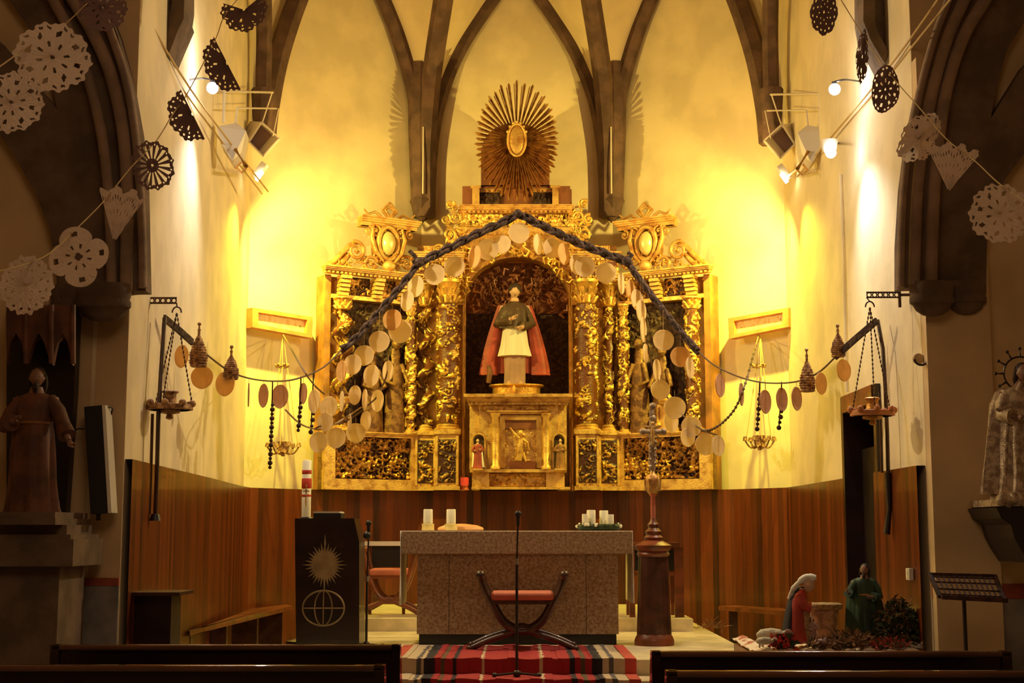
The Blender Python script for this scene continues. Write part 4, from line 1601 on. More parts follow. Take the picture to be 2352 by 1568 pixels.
for s2, e, w in ((-1, (-.17, -.04, .60), (-.03, -.16, .64)), (1, (.17, -.04, .60), (.06, -.17, .55))):
    S0, E0, W0 = b + Vector((s2 * .11, 0, .78)) * H, b + Vector(e) * H, b + Vector(w) * H
    mb.tube([S0, E0, W0], [.036 * H, .03 * H, .02 * H], 10)
    hand(mb, W0, W0 - E0, (0, 0, 1), H * .09)
for s2 in (-1, 1):       # feet
    mb.tube([b + Vector((s2 * .05, .02, .02)) * H, b + Vector((s2 * .06, -.09, .012)) * H], [.022 * H, .018 * H], 8)
bo = mb.build('body', 'skin', st_, smooth=True)
eyes(hc, H / 7.2, (0.1, -1, -.15), bo)
mb = MB()
drape(mb, [(z * H, 0, 0, rx * H, ry * H) for z, rx, ry in ((.0, .10, .07), (.15, .10, .07), (.32, .11, .08))], b, 10, .12, seed=3)
mb.build('cassock', 'robe_pink', st_, smooth=True)
mb = MB()
drape(mb, [(z * H, 0, 0, rx * H, ry * H) for z, rx, ry in ((.285, .155, .115), (.4, .13, .10), (.55, .115, .09), (.66, .11, .09))], b, 11, .13, seed=5)
mb.build('alb', 'white_cloth', st_, smooth=True)
mb = MB()
drape(mb, [(z * H, 0, -.0, rx * H, ry * H) for z, rx, ry in ((.56, .155, .125), (.62, .15, .12), (.72, .145, .105), (.79, .125, .08), (.83, .06, .055))], b, 7, .14, seed=8)
for s2, e, w in ((-1, (-.17, -.04, .60), (-.05, -.14, .63)), (1, (.17, -.04, .60), (.08, -.14, .57))):
    S0, E0, W0 = b + Vector((s2 * .09, 0, .78)) * H, b + Vector(e) * H, b + Vector(w) * H
    mb.tube([S0, E0, W0], [.045 * H, .045 * H, .05 * H], 12)
mb.build('cape', 'robe_dkgreen', st_, smooth=True)
mb = MB()
for s2 in (-1, 1):
    rings = []
    for k in range(12):
        t = k / 11
        z = (.10 + .70 * t) * H
        xo = s2 * (.26 - .13 * t ** 1.5) * H
        wd = (.085 - .05 * t) * H
        rings.append([b + Vector((xo + wd * math.cos(q * .3491) * (1 + .2 * math.sin(4 * q * .3491)), .03 * H + wd * .6 * math.sin(q * .3491), z)) for q in range(18)])
    mb.loft(rings)
rings = []
for k in range(8):
    t = k / 7
    z = (.12 + .70 * t) * H
    rx = (.24 - .12 * t) * H
    rings.append([b + Vector((rx * math.cos(q * .2618), .07 * H + .03 * H * math.sin(q * .2618) * (1 + .4 * math.sin(q)), z)) for q in range(24)])
mb.loft(rings)
mb.build('cloak', 'cloak_red', st_, smooth=True)
mb = MB()
mb.ball(hc + Vector((0, .02, .03)), .085, .09, .09)
mb.build('hair', 'hair', st_, smooth=True)
mb = MB()
kf = b + Vector((-.26, -.02, 0)) * H
mb.tube([kf + Z * .02, kf + Vector((.02, 0, .16)), kf + Vector((.0, 0, .24))], [.03, .04, .02], 8)
mb.build('kneeling_attribute', 'robe_brown', st_, smooth=True)

# ---- small figures in the tabernacle's side niches
for s_, xo, lab in ((-1, 1098, 'left side niche'), (1, 1286, 'right side niche')):
    base = Vector((tx(xo), TD - .12, tz(1077)))
    MB().box(base.x - .07, base.x + .07, base.y - .06, base.y + .13, base.z - .02, base.z).build('niche_sill', 'gold_plain', tb)
    figure('small_statue', base, .36, 'tiny painted statuette standing in the tabernacle\'s ' + lab, 'statuette', robe='cloak_red' if s_ < 0 else 'robe_ochre', mantle='white_cloth' if s_ < 0 else None,
           group='statuettes of the tabernacle')

# ---- saint on the left transept wall, with canopy and stone base
LDs = 9.45
base = P(76, 1186, LDs)
Hs = P(76, 845, LDs).z - base.z
figure('robed_statue', base, Hs, 'dark wooden statue in a brown-red robe, one arm held out, under the left wall canopy', 'statue', robe='robe_brown', mantle=None, skin='skin_dark', beard=True, wid=1.15,
       face=(.15, -1, -.1), belt='robe_ochre', sway=-.02,
       arms=[(-1, (-.20, -.05, .60), (-.10, -.16, .63)), (1, (.19, -.06, .62), (.26, -.13, .50))])
cn = thing('wall_niche', P(76, 1200, 9.9), 'dark carved gothic canopy and backboard behind the robed statue at left', 'niche')
mb = MB().pxprism([(15, 1190), (15, 830), (20, 700), (178, 700), (170, 900), (150, 1190)], 9.85, .1)
mb.build('backboard', 'ebony', cn)
mb = MB()
for (x0, x1, yt) in ((14, 60, 838), (60, 118, 835), (118, 168, 838)):
    xm = (x0 + x1) / 2
    for k in range(3):
        mb.pxprism([(x0 + k * 3, 700 + 0), (x1 - k * 3, 700), (x1 - k * 3, 770), (x1 - 2, yt), (xm + 12, 785), (xm, 765 + k * 6), (xm - 12, 785), (x0 + 2, yt), (x0 + k * 3, 770)], 9.50 + k * .1, .05)
    mb.tube([P(x1, 700, 9.45), P(x1, 835, 9.45)], .018, 8)
mb.build('canopy', 'robe_brown', cn, smooth=False)
mb = MB()
q0, q1 = P(8, 1205, 9.4), P(150, 1190, 9.4)
mb.box(q0.x, q1.x, 9.2, 9.95, q0.z, q1.z)
mb.box(q0.x + .02, q1.x - .02, 9.25, 9.95, P(0, 1190, 9.4).z, P(0, 1183, 9.4).z + .02)
mb.build('shelf', 'pier_stone', cn)
sp = thing('stone_pedestal', P(80, 1480, 9.4), 'tall grey stone pedestal with stepped mouldings under the robed statue at left', 'pedestal')
mb = MB()
xL, xR = P(-60, 1300, 9.3).x, P(172, 1300, 9.3).x
z1, z2 = P(0, 1300, 9.3).z, P(0, 1238, 9.3).z
mb.box(xL, xR, 9.25, 9.9, z1, z2)
mb.box(xL, xR - .03, 9.28, 9.9, z2, z2 + .03)
mb.box(xL, P(150, 1300, 9.35).x, 9.35, 9.9, z2 + .03, q0.z)
mb.build('cap', 'pier_stone', sp)
mb = MB()
mb.box(xL, P(137, 1300, 9.35).x, 9.35, 9.9, 0, z1)
mb.build('shaft', 'pier_stone', sp)

# ---- statue at the right edge on its console
RDs = 10.45
base = P(2362, 1150, RDs)
Hs = P(2362, 835, RDs).z - base.z
figure('crowned_statue', base, Hs, 'silver-draped statue with a spiked round halo, cut off at the right edge', 'statue', robe='silver', mantle='silver', skin='skin_dark', halo='ebony', wid=1.5)
ms = MB()
for s_, x_ in ((1, 2309),):
    ms.tube(spline([P(2345, 880, 10.4), P(2322, 930, 10.4), P(2312, 1000, 10.4), P(2309, 1130, 10.4)], 5), .018, 8)
    ms.tube([P(2312, 930, 10.4), P(2296, 945, 10.4), P(2288, 938, 10.4)], .012, 6)
o = ms.build('drapery_rod', 'silver', smooth=True)
tag(o, 'thin silver rod curving down along the left of the crowned statue', 'rod')
cs_ = thing('wall_console', P(2350, 1290, 10.5), 'dark scrolled wall console carrying the statue at the right edge', 'console')
mb = MB().pxprism([(2288, 1165), (2300, 1190), (2322, 1205), (2330, 1235), (2345, 1262), (2365, 1292), (2420, 1292), (2420, 1165)], 10.2, .65)
mb.build('bracket', 'ebony', cs_)
mb = MB()
for k in range(9):
    mb.ball(P(2302 + k * 13, 1148 + 3 * math.sin(k * 2), 10.22), .045, .05, .05)
q = P(2296, 1162, 10.2)
mb.box(q.x, q.x + .4, 10.2, 10.85, q.z, q.z + .05)
mb.build('cloud_base', 'silver', cs_, smooth=True)

# ================================================================== GARLANDS, DISCS, PAPER FLOWERS
def gdepth(px):
    """the swag hangs from the two side walls and bellies towards the altarpiece"""
    t = (px - 375) / (2016 - 375)
    t = max(0, min(1, t))
    e = 11.0 + 0.75 * t
    return e + (13.5 - e) * (1 - abs(2 * t - 1) ** 2.2)


def gp(px, py, off=0.0):
    return P(px, py, gdepth(px) + off)


def braid(mb, pts, w):
    """flat garland of three plaited strands"""
    S = spline(pts, 14)
    for k in range(3):
        out = []
        L = 0
        for i, p in enumerate(S):
            if i:
                L += (p - S[i - 1]).length
            a = L / 0.075 + k * 2.094
            out.append(p + Vector((math.cos(a) * w * .25, math.sin(2 * a) * w * .35, math.sin(a) * w * .42)))
        mb.tube(out, w * .34, 7)


gl = thing('peaked_garland', gp(1191, 490), 'dark plaited garland hung in a tall peak in front of the altarpiece, trailing cords', 'garland')
mb = MB()
braid(mb, [gp(x, y) for x, y in ((785, 803), (822, 772), (880, 705), (935, 640), (962, 603))], .055)
braid(mb, [gp(x, y) for x, y in ((962, 603), (1020, 575), (1100, 535), (1160, 508), (1191, 490))], .062)
mb.build('left_plait', 'braid', gl, smooth=True)
mb = MB()
braid(mb, [gp(x, y) for x, y in ((1191, 490), (1250, 520), (1320, 553), (1380, 578), (1440, 600))], .062)
braid(mb, [gp(x, y) for x, y in ((1440, 600), (1480, 655), (1530, 720), (1575, 775), (1604, 806))], .055)
mb.build('right_plait', 'braid', gl, smooth=True)
mb = MB()
for pts in ([(962, 603), (950, 585), (940, 575)], [(958, 608), (948, 598)], [(1440, 600), (1452, 585), (1442, 580)]):
    mb.tube([gp(*p, -.03) for p in pts], .02, 6)
mb.ball(gp(962, 603, -.03), .05)
mb.ball(gp(1440, 600, -.03), .05)
mb.ball(gp(1191, 490, -.03), .035)
mb.build('knot', 'braid', gl, smooth=True)

sw_pts_l = [(442, 785), (480, 818), (524, 850), (570, 868), (627, 875), (680, 870), (740, 845), (785, 803)]
sw_pts_r = [(1604, 806), (1640, 838), (1700, 866), (1760, 879), (1830, 876), (1880, 855), (1920, 818)]
for pts, side in ((sw_pts_l, 'left'), (sw_pts_r, 'right')):
    mb = MB().tube(spline([gp(*p) for p in pts], 8), .008, 6)
    mb.build('hanging_cord', 'cord', gl, smooth=True)
# ribbons on the walls: sloping dark band and vertical drop
for side, band, drop in (('left', [(377, 730), (410, 757), (442, 786)], [(378, 730), (370, 850), (364, 950), (360, 1100), (357, 1180)]),
                         ('right', [(2014, 736), (1965, 778), (1918, 820)], [(2016, 736), (2028, 800), (2034, 900), (2038, 1000), (2040, 1085)])):
    rt_ = thing('wall_ribbon', gp(*band[0]), 'dark folded ribbon dropping down the %s sanctuary wall from the swag\'s end' % side, 'ribbon')
    mb = MB()
    for (a, b_) in zip(band, band[1:]):
        pa, pb_ = gp(*a, -.03), gp(*b_, -.03)
        mb.bar(pa, pb_, .02, .055)
    mb.build('slanting_band', 'braid', rt_)
    mb = MB()
    a, b_ = ((NL, AL) if side == 'left' else (NR, AR))
    pts = [PW(x, y, a, b_, .10) for x, y in drop]
    mb.tube(pts, .017, 8)
    mb.tube([p + Vector((-.045 if side == 'left' else -.05, 0, 0)) + Z * (-.0) for p in pts[2:]], .012, 8)
    mb.build('drop', 'chair_wood', rt_, smooth=True)
    if side == 'left':
        mb = MB()
        e = pts[-1]
        mb.tube([e, e + Z * -.05], [.03, .045], 8)
        mb.ball(e + Z * -.02, .03)
        mb.build('tassel', 'ebony', rt_, smooth=True)
    else:
        mb = MB()
        e = pts[-1]
        mb.tube([e, e - Z * .3, e + Vector((-.03, 0, -.5))], [.03, .02, .03], 8)
        mb.build('tassel', 'ebony', rt_, smooth=True)

ORD = ['first', 'second', 'third', 'fourth', 'fifth', 'sixth', 'seventh', 'eighth', 'ninth', 'tenth', 'eleventh', 'twelfth', 'thirteenth', 'fourteenth', 'fifteenth']
DISC = {}


def disc_mesh(mm):
    if mm in DISC:
        return DISC[mm]
    mb = MB()
    mb.lathe([(0.001, -.003), (.09, -.004), (.1, -.005), (.103, 0), (.1, .005), (.094, .0025), (.06, .0035), (.001, .003)], (0, 0, 0), 32,
             fn=lambda a, z: 1 + .012 * math.sin(3 * a) + .008 * math.sin(7 * a))
    o = mb.build('disc', mm, None, origin=(0, 0, 0), smooth=True)
    me = o.data
    bpy.data.objects.remove(o)
    DISC[mm] = me
    return me


def disc(px, py, rx, ry, mm, label, group, topy=None, tilt=0.0):
    d = gdepth(px) + random.uniform(-.04, .04)
    if px < 700 or px > 1700:
        d += .02
    R = max(ry, rx) * d / F
    p = P(px, py, d)
    o = bpy.data.objects.new('paper_disc', disc_mesh(mm))
    COL.objects.link(o)
    o.location = p
    s = R / .103
    yaw = math.acos(max(.1, min(1, rx / max(ry, rx + .01)))) if rx < ry - 1.5 else 0.12
    yaw *= -1 if px < 1188 else 1
    o.rotation_euler = (math.pi / 2 + tilt, 0, yaw)
    o.scale = (s, s, 1)
    o['_o'] = tuple(p)
    tag(o, label, 'hanging disc', group)
    # thread up to the garland
    if topy is not None:
        q = P(px, topy, d)
        L = q.z - p.z - R
        if L > 0.01:
            t = MB().tube([(0, 0, 0), (0, 0, L)], .0022, 5).build('thread', 'cord_light', None, origin=(0, 0, 0))
            t.parent = o
            t.matrix_parent_inverse = Matrix.Identity(4)
            # undo the disc's turn: thread runs along the disc's own up axis
            t.rotation_euler = (-math.pi / 2, 0, 0)
            t.location = (0, R / s, 0)
            t.scale = (1, 1, 1)
    return o


def gline(px):
    """height in the photograph of the garland above a column"""
    L = [(375, 730)] + sw_pts_l[:-1] + [(785, 803), (880, 705), (962, 603), (1100, 535), (1191, 490), (1320, 553), (1440, 600), (1530, 720)] + sw_pts_r + [(2014, 736)]
    for (xa, ya), (xb, yb) in zip(L, L[1:]):
        if xa <= px <= xb:
            return ya + (yb - ya) * (px - xa) / max(1, xb - xa)
    return 800


random.seed(5)
runs = [
    ('disc_tan', 'tan round paper disc hanging %s from the left along the swag over the left wall', 'discs of the left wall swag',
     [(417, 818, 20, 27), (464, 866, 27, 27), (517, 881, 25, 29), (571, 906, 6, 28), (605, 908, 15, 28), (643, 910, 22, 28), (696, 903, 12, 25)]),
    ('disc_cream', 'cream disc, %s from the top along the left slope of the peaked garland', 'discs of the garland\'s left slope',
     [(1154, 561, 20, 22), (1121, 573, 26, 26), (1090, 589, 15, 27), (1044, 612, 25, 25), (998, 630, 24, 25), (955, 658, 20, 25), (935, 691, 17, 25), (901, 734, 23, 25), (919, 760, 27, 28), (871, 784, 25, 25),
      (836, 816, 24, 24), (810, 837, 22, 24), (784, 852, 14, 25)]),
    ('disc_cream', 'pale disc, %s downwards in the loose cluster at the left foot of the garland', 'discs of the left cluster',
     [(891, 852, 14, 25), (853, 862, 20, 26), (815, 907, 16, 23), (838, 918, 8, 26), (867, 920, 16, 26), (785, 921, 7, 24), (722, 921, 17, 28), (755, 934, 22, 25), (840, 967, 14, 24), (747, 969, 20, 22),
      (803, 972, 6, 22), (817, 994, 23, 23), (771, 1005, 24, 24), (731, 1015, 22, 24)]),
    ('disc_cream', 'cream disc, %s from the top along the right slope of the peaked garland', 'discs of the garland\'s right slope',
     [(1236, 561, 11, 25), (1268, 570, 22, 24), (1295, 583, 14, 26), (1325, 607, 18, 24), (1343, 612, 25, 25), (1392, 627, 25, 25), (1427, 650, 9, 26), (1448, 666, 12, 25), (1463, 688, 15, 25), (1473, 714, 13, 26),
      (1478, 757, 9, 30), (1524, 781, 24, 25), (1563, 819, 24, 24), (1585, 844, 12, 25)]),
    ('disc_cream', 'pale disc, %s downwards in the chain at the right foot of the garland', 'discs of the right cluster',
     [(1483, 811, 8, 23), (1509, 850, 11, 27), (1517, 895, 22, 23), (1550, 936, 25, 26), (1542, 968, 18, 24), (1588, 980, 23, 24), (1580, 1004, 18, 22), (1621, 1020, 25, 25), (1650, 1023, 17, 24)]),
    ('disc_pink', 'brownish round disc hanging %s from the left along the swag over the right wall', 'discs of the right wall swag',
     [(1654, 885, 14, 27), (1703, 905, 9, 27), (1758, 922, 17, 28), (1796, 917, 17, 28), (1830, 915, 16, 28), (1886, 880, 17, 26), (1938, 850, 20, 26)]),
]
for mm, lab, grp, lst in runs:
    prev = None
    for k, (x, y, rx, ry) in enumerate(lst):
        m2 = mm
        if mm == 'disc_cream' and k % 5 in (2,) and 'slope' in grp:
            m2 = 'disc_tan'
        if grp == 'discs of the left wall swag' and x > 560:
            m2 = 'disc_pink'
        if grp == 'discs of the right wall swag' and x > 1850:
            m2 = 'disc_tan'
        gy = gline(x)
        if 'cluster' in grp:
            ty = y - ry - 14
        else:
            ty = gy
        l2 = lab % ORD[k]
        if m2 == 'disc_tan':
            l2 = l2.replace('cream disc', 'tan disc').replace('brownish', 'tan')
        elif m2 == 'disc_pink':
            l2 = l2.replace('tan round', 'brownish round')
        disc(x, y, rx, ry, m2, l2, grp, ty)
disc(1192, 535, 25, 25, 'disc_cream', 'topmost cream disc hanging under the peak of the garland', None, 492)
# strings holding the loose clusters
for pts, lab in (([(891, 815), (891, 850), (870, 905), (845, 930), (815, 955), (780, 972), (745, 975), (722, 985)], 'thin slack cord threading the loose disc cluster at left'),
                 ([(1483, 770), (1490, 810), (1510, 870), (1535, 915), (1570, 955), (1610, 985), (1650, 1000)], 'thin slack cord threading the disc chain at the right foot'),
                 ([(650, 768), (668, 800), (692, 842), (720, 882), (745, 905)], 'dark cord slanting down from the left framed bell board'),
                 ([(1742, 772), (1728, 815), (1712, 880), (1690, 935), (1660, 970), (1630, 988), (1612, 988)], 'dark beaded cord curving down from the right framed bell board'),
                 ([(655, 940), (680, 965), (705, 980), (745, 985), (800, 955), (830, 935)], 'pale lower cord looping left of the altarpiece')):
    G3 = [gp(*p, .03) for p in pts]
    if 'board' in lab:
        G3[0] = PW(*pts[0], *((AL, BL) if 'left' in lab else (AR, BR)), .18)
        G3[1] = G3[0].lerp(G3[2], .45)
    mb = MB().tube(spline(G3, 6), .008, 6)
    if 'beaded' in lab:
        for p in spline(G3, 5):
            mb.ball(p, .014, n=8, m=5)
    tag(mb.build('garland_string', 'cord_light' if 'pale' in lab else 'cord', smooth=True), lab, 'string')

# twisted drops hanging below the swags
for (x, y0, y1, lab) in ((626, 930, 1073, 'dark beaded drop left of the small gilt chandelier on the left wall'), (691, 925, 988, 'short dark beaded drop right of the pink discs at left'),
                         (720, 950, 992, 'small dark hook drop beside the left loose discs'), (1745, 905, 985, 'short dark drop above the small gilt chandelier at right'),
                         (1795, 945, 982, 'short beaded drop below the middle brown disc at right')):
    mb = MB()
    n = max(4, int((y1 - y0) / 9))
    for k in range(n):
        t = k / (n - 1)
        mb.ball(gp(x - 6 * t, y0 + (y1 - y0) * t, .03), .016 + .006 * (k % 2), n=8, m=6)
    mb.tube([gp(x, gline(x) - 1, 0), gp(x, gline(x) + 12, .03), gp(x - 6, y1, .03)], .006, 6)
    tag(mb.build('beaded_drop', 'iron', smooth=True), lab, 'beaded drop')

# cone ornaments standing up along the swags
for (x, yb, yt, w, lab) in ((455, 843, 735, 20, 'taller brown cone ornament on the left swag by the wall ribbon'), (530, 872, 790, 17, 'golden cone ornament further along the left swag'),
                            (1855, 900, 795, 17, 'reddish cone ornament on the right swag before its end'), (1926, 820, 742, 16, 'slim cone ornament at the knot of the right wall ribbon')):
    c = gp(x, yb, -.02)
    k_ = gdepth(x) / F
    Hc, R = (yb - yt) * k_, w * k_
    o = thing('cone_ornament', c, lab, 'ornament', 'cone ornaments of the swag')
    mb = MB()
    prof = []
    for q in range(26):
        t = q / 25
        prof.append((R * (math.sin(math.pi * min(1, .25 + t * .75)) ** .8) * (1 + .16 * (q % 2)) * (1 - .35 * t) + .003, Hc * .72 * t))
    mb.lathe(prof, c, 14, fn=lambda a, z: 1 + .1 * math.sin(5 * a + z * 90))
    mb.build('cone', 'pine_gold', o, smooth=True)
    mb = MB()
    mb.tube([c + Z * Hc * .7, c + Z * Hc * .95], [.012, .005], 6)
    mb.ball(c + Z * Hc * .93, .016)
    mb.ball(c + Z * Hc * .8, .014)
    mb.build('finial', 'pine_gold', o, smooth=True)


# ------------------------------------------------------------------ paper flowers strung across
def paper(name, pts_c, label, d, R, kind, a0=0.0, sx=1.0, rot=0.0, mm='paper', arc=(0, 360), yawed=0.0, lobes=8, curl=.08, tooth=0.05, seed=0):
    """cut paper flower: polar sheet with holes, scalloped rim, folded to an arc, hung at depth d"""
    rg_ = random.Random(seed)
    c = P(pts_c[0], pts_c[1], d)
    k_ = d / F
    R = R * k_
    NT, NRr = 96, 12
    a_0, a_1 = math.radians(arc[0]), math.radians(arc[1])
    full = arc[1] - arc[0] >= 360
    mb = MB()
    idx = {}

    def rim(a):
        v = 1 + 0.10 * abs(math.cos(lobes * a / 2)) - .05
        v += tooth * (1 if int(a * 24 / 3.1416 * 1.0) % 2 else 0)
        if kind == 'cross':
            v = 0.72 + 0.30 * abs(math.cos(2 * a)) ** .5
        return v
    for i in range(NT + 1):
        a = a_0 + (a_1 - a_0) * i / NT
        for j in range(NRr + 1):
            r = R * rim(a) * (0.06 + .94 * j / NRr)
            x, z = r * math.cos(a) * sx, r * math.sin(a)
            xr, zr = x * math.cos(rot) - z * math.sin(rot), x * math.sin(rot) + z * math.cos(rot)
            y = curl * R * (math.sin(3 * a + seed) * (j / NRr) ** 2 + .6 * math.sin(a * 2 + 1)) + .004 * rg_.random()
            q = Vector((xr * math.cos(yawed), y + xr * math.sin(yawed), zr))
            idx[i, j] = mb.vert(c + q)
    for i in range(NT):
        a = a_0 + (a_1 - a_0) * (i + .5) / NT
        for j in range(NRr):
            s = i % 12
            hole = False
            if kind == 'lace':
                hole = (j in (3, 4) and s in (2, 3, 4)) or (j in (7, 8) and s in (7, 8, 9)) or (j == 10 and s in (1, 2, 5, 6))
            elif kind == 'wheel':
                hole = (3 <= j <= 9 and s in (1, 2, 3, 7, 8, 9)) or (j == 10 and s in (5, 11))
            elif kind == 'cross':
                hole = (j in (3, 4) and i % 24 in (5, 6, 7, 17, 18, 19)) or (j in (8, 9) and i % 24 in (22, 23, 0, 1)) or (j == 0)
            elif kind == 'dots':
                hole = (j in (9,) and s in (2, 3, 8, 9)) or (j == 6 and s in (5, 6)) or (j == 3 and s in (0, 1))
            elif kind == 'teeth':
                hole = (j == 10 and i % 8 in (1, 2, 3)) or (j in (5, 6) and i % 32 in (4, 5, 6, 7)) or (j == 8 and i % 16 in (9, 10))
            if hole:
                continue
            i2 = i + 1
            mb.face((idx[i, j], idx[i2, j], idx[i2, j + 1], idx[i, j + 1]))
    o = mb.build('paper_flower', mm, origin=c)
    sm = o.modifiers.new('thickness', 'SOLIDIFY')
    sm.thickness = .0015
    return tag(o, label, 'paper flower', name)


GLn, GRn = 'cut paper flowers on the left string', 'cut paper flowers on the right string'
paper(GLn, (560, 22), 'dark cut paper flower cut off by the top edge, first on the left string', 10.3, 52, 'teeth', arc=(150, 390), mm='paper_backlit', seed=1, rot=.2)
paper(GLn, (522, 145), 'dark half-moon cut paper just above the left bright bulb', 10.0, 68, 'teeth', arc=(90, 270), mm='paper_backlit', seed=2, rot=.48, sx=.75)
paper(GLn, (443, 262), 'dark toothed half-moon cut paper crossing the left ropes', 9.6, 64, 'teeth', arc=(90, 270), mm='paper_backlit', seed=3, rot=.47, sx=.85)
paper(GLn, (350, 380), 'open wheel-shaped cut paper in front of the left arch edge', 9.1, 58, 'wheel', mm='paper_backlit', seed=4, sx=.82, rot=.3, lobes=12)
paper(GLn, (262, 556), 'folded drop-shaped cut paper over the left arch mouldings', 8.7, 122, 'dots', arc=(58, 106), seed=5, lobes=20)
paper(GLn, (180, 590), 'white cross-shaped cut paper with bold holes at left', 8.2, 70, 'cross', seed=6, rot=.2, lobes=4, tooth=0)
paper(GLn, (60, 655), 'large white cut paper flower above the robed statue\'s canopy', 7.7, 66, 'dots', seed=7, lobes=14, sx=.9)
GFn = 'cut paper flowers at the far left'
paper(GFn, (120, 132), 'large pale cut paper flower before the upper left arch', 7.6, 82, 'lace', seed=8, lobes=10, yawed=.3)
paper(GFn, (25, 235), 'pale cut paper flower touching the left edge of the view', 7.2, 72, 'lace', seed=9, lobes=12)
paper(GFn, (235, 18), 'greyish cut paper flower at the top over the left arch', 8.2, 56, 'lace', seed=10, lobes=9, mm='paper_backlit')
paper(GRn, (1893, 28), 'dark oblong cut paper at the top right, cut off by the edge', 10.6, 56, 'dots', mm='paper_backlit', seed=11, sx=.55, rot=-.1, tooth=.02)
paper(GRn, (1981, 130), 'dark narrow folded cut paper right of the right bulb', 10.3, 62, 'teeth', mm='paper_backlit', seed=12, sx=.22, rot=-.1, arc=(0, 360))
paper(GRn, (2034, 205), 'brown oval cut paper with oval slots crossing the right ropes', 9.9, 56, 'lace', mm='paper_backlit', seed=13, sx=.58, rot=-.15, lobes=3, tooth=.02)
paper(GRn, (2112, 318), 'crumpled pale cut paper in front of the right arch mouldings', 9.4, 62, 'teeth', seed=14, sx=.66, rot=-.5, curl=.3)
paper(GRn, (2178, 442), 'pale fan-shaped cut paper with dotted holes, right arch', 9.0, 112, 'dots', seed=15, arc=(50, 112), lobes=20)
paper(GRn, (2298, 490), 'large pale cut paper flower nearest the right edge', 8.4, 68, 'lace', seed=16, lobes=10)
for pts, lab in (([(600, -60, 10.5), (520, 30, 10.3), (495, 90, 10.1), (430, 215, 9.7), (398, 260, 9.5), (360, 322, 9.2), (300, 385, 8.9), (240, 460, 8.6), (170, 530, 8.2), (100, 590, 7.8), (0, 622, 7.4), (-80, 640, 7.2)],
                  'thin string carrying the paper flowers down across the left arch'),
                 ([(-60, 190, 7.0), (0, 152, 7.2), (60, 110, 7.5), (150, 55, 8.0), (235, -30, 8.4)], 'thin string carrying the far left paper flowers'),
                 ([(1900, -50, 10.8), (1935, 5, 10.6), (1975, 70, 10.4), (2025, 145, 10.0), (2065, 195, 9.8), (2110, 245, 9.5), (2175, 320, 9.1), (2240, 370, 8.8), (2300, 425, 8.4), (2400, 490, 8.0)],
                  'thin string carrying the paper flowers down across the right arch')):
    mb = MB().tube(spline([P(*p) for p in pts], 5), .004, 5)
    tag(mb.build('paper_string', 'cord_light', smooth=True), lab, 'string')

# straight twin ropes running down to the floodlights
for (ps, lab) in (([((265, -60, 9.6), (420, 205, 11.9), (602, 445, 15.6)), ((283, -60, 9.6), (438, 205, 11.9), (616, 440, 15.6))], 'left'),
                  ([((2195, -60, 9.8), (2030, 170, 11.7), (1832, 405, 15.6)), ((2230, -60, 9.6), (2060, 150, 11.4), (1850, 400, 15.6))], 'right')):
    for k, q in enumerate(ps):
        mb = MB().tube(spline([P(*p) for p in q], 6), .009, 6)
        tag(mb.build('rope', 'cord_light', smooth=True), '%s straight rope slanting from above to the %s floodlights' % ('outer' if k == 0 else 'inner', lab), 'rope', 'ropes to the %s floodlights' % lab)

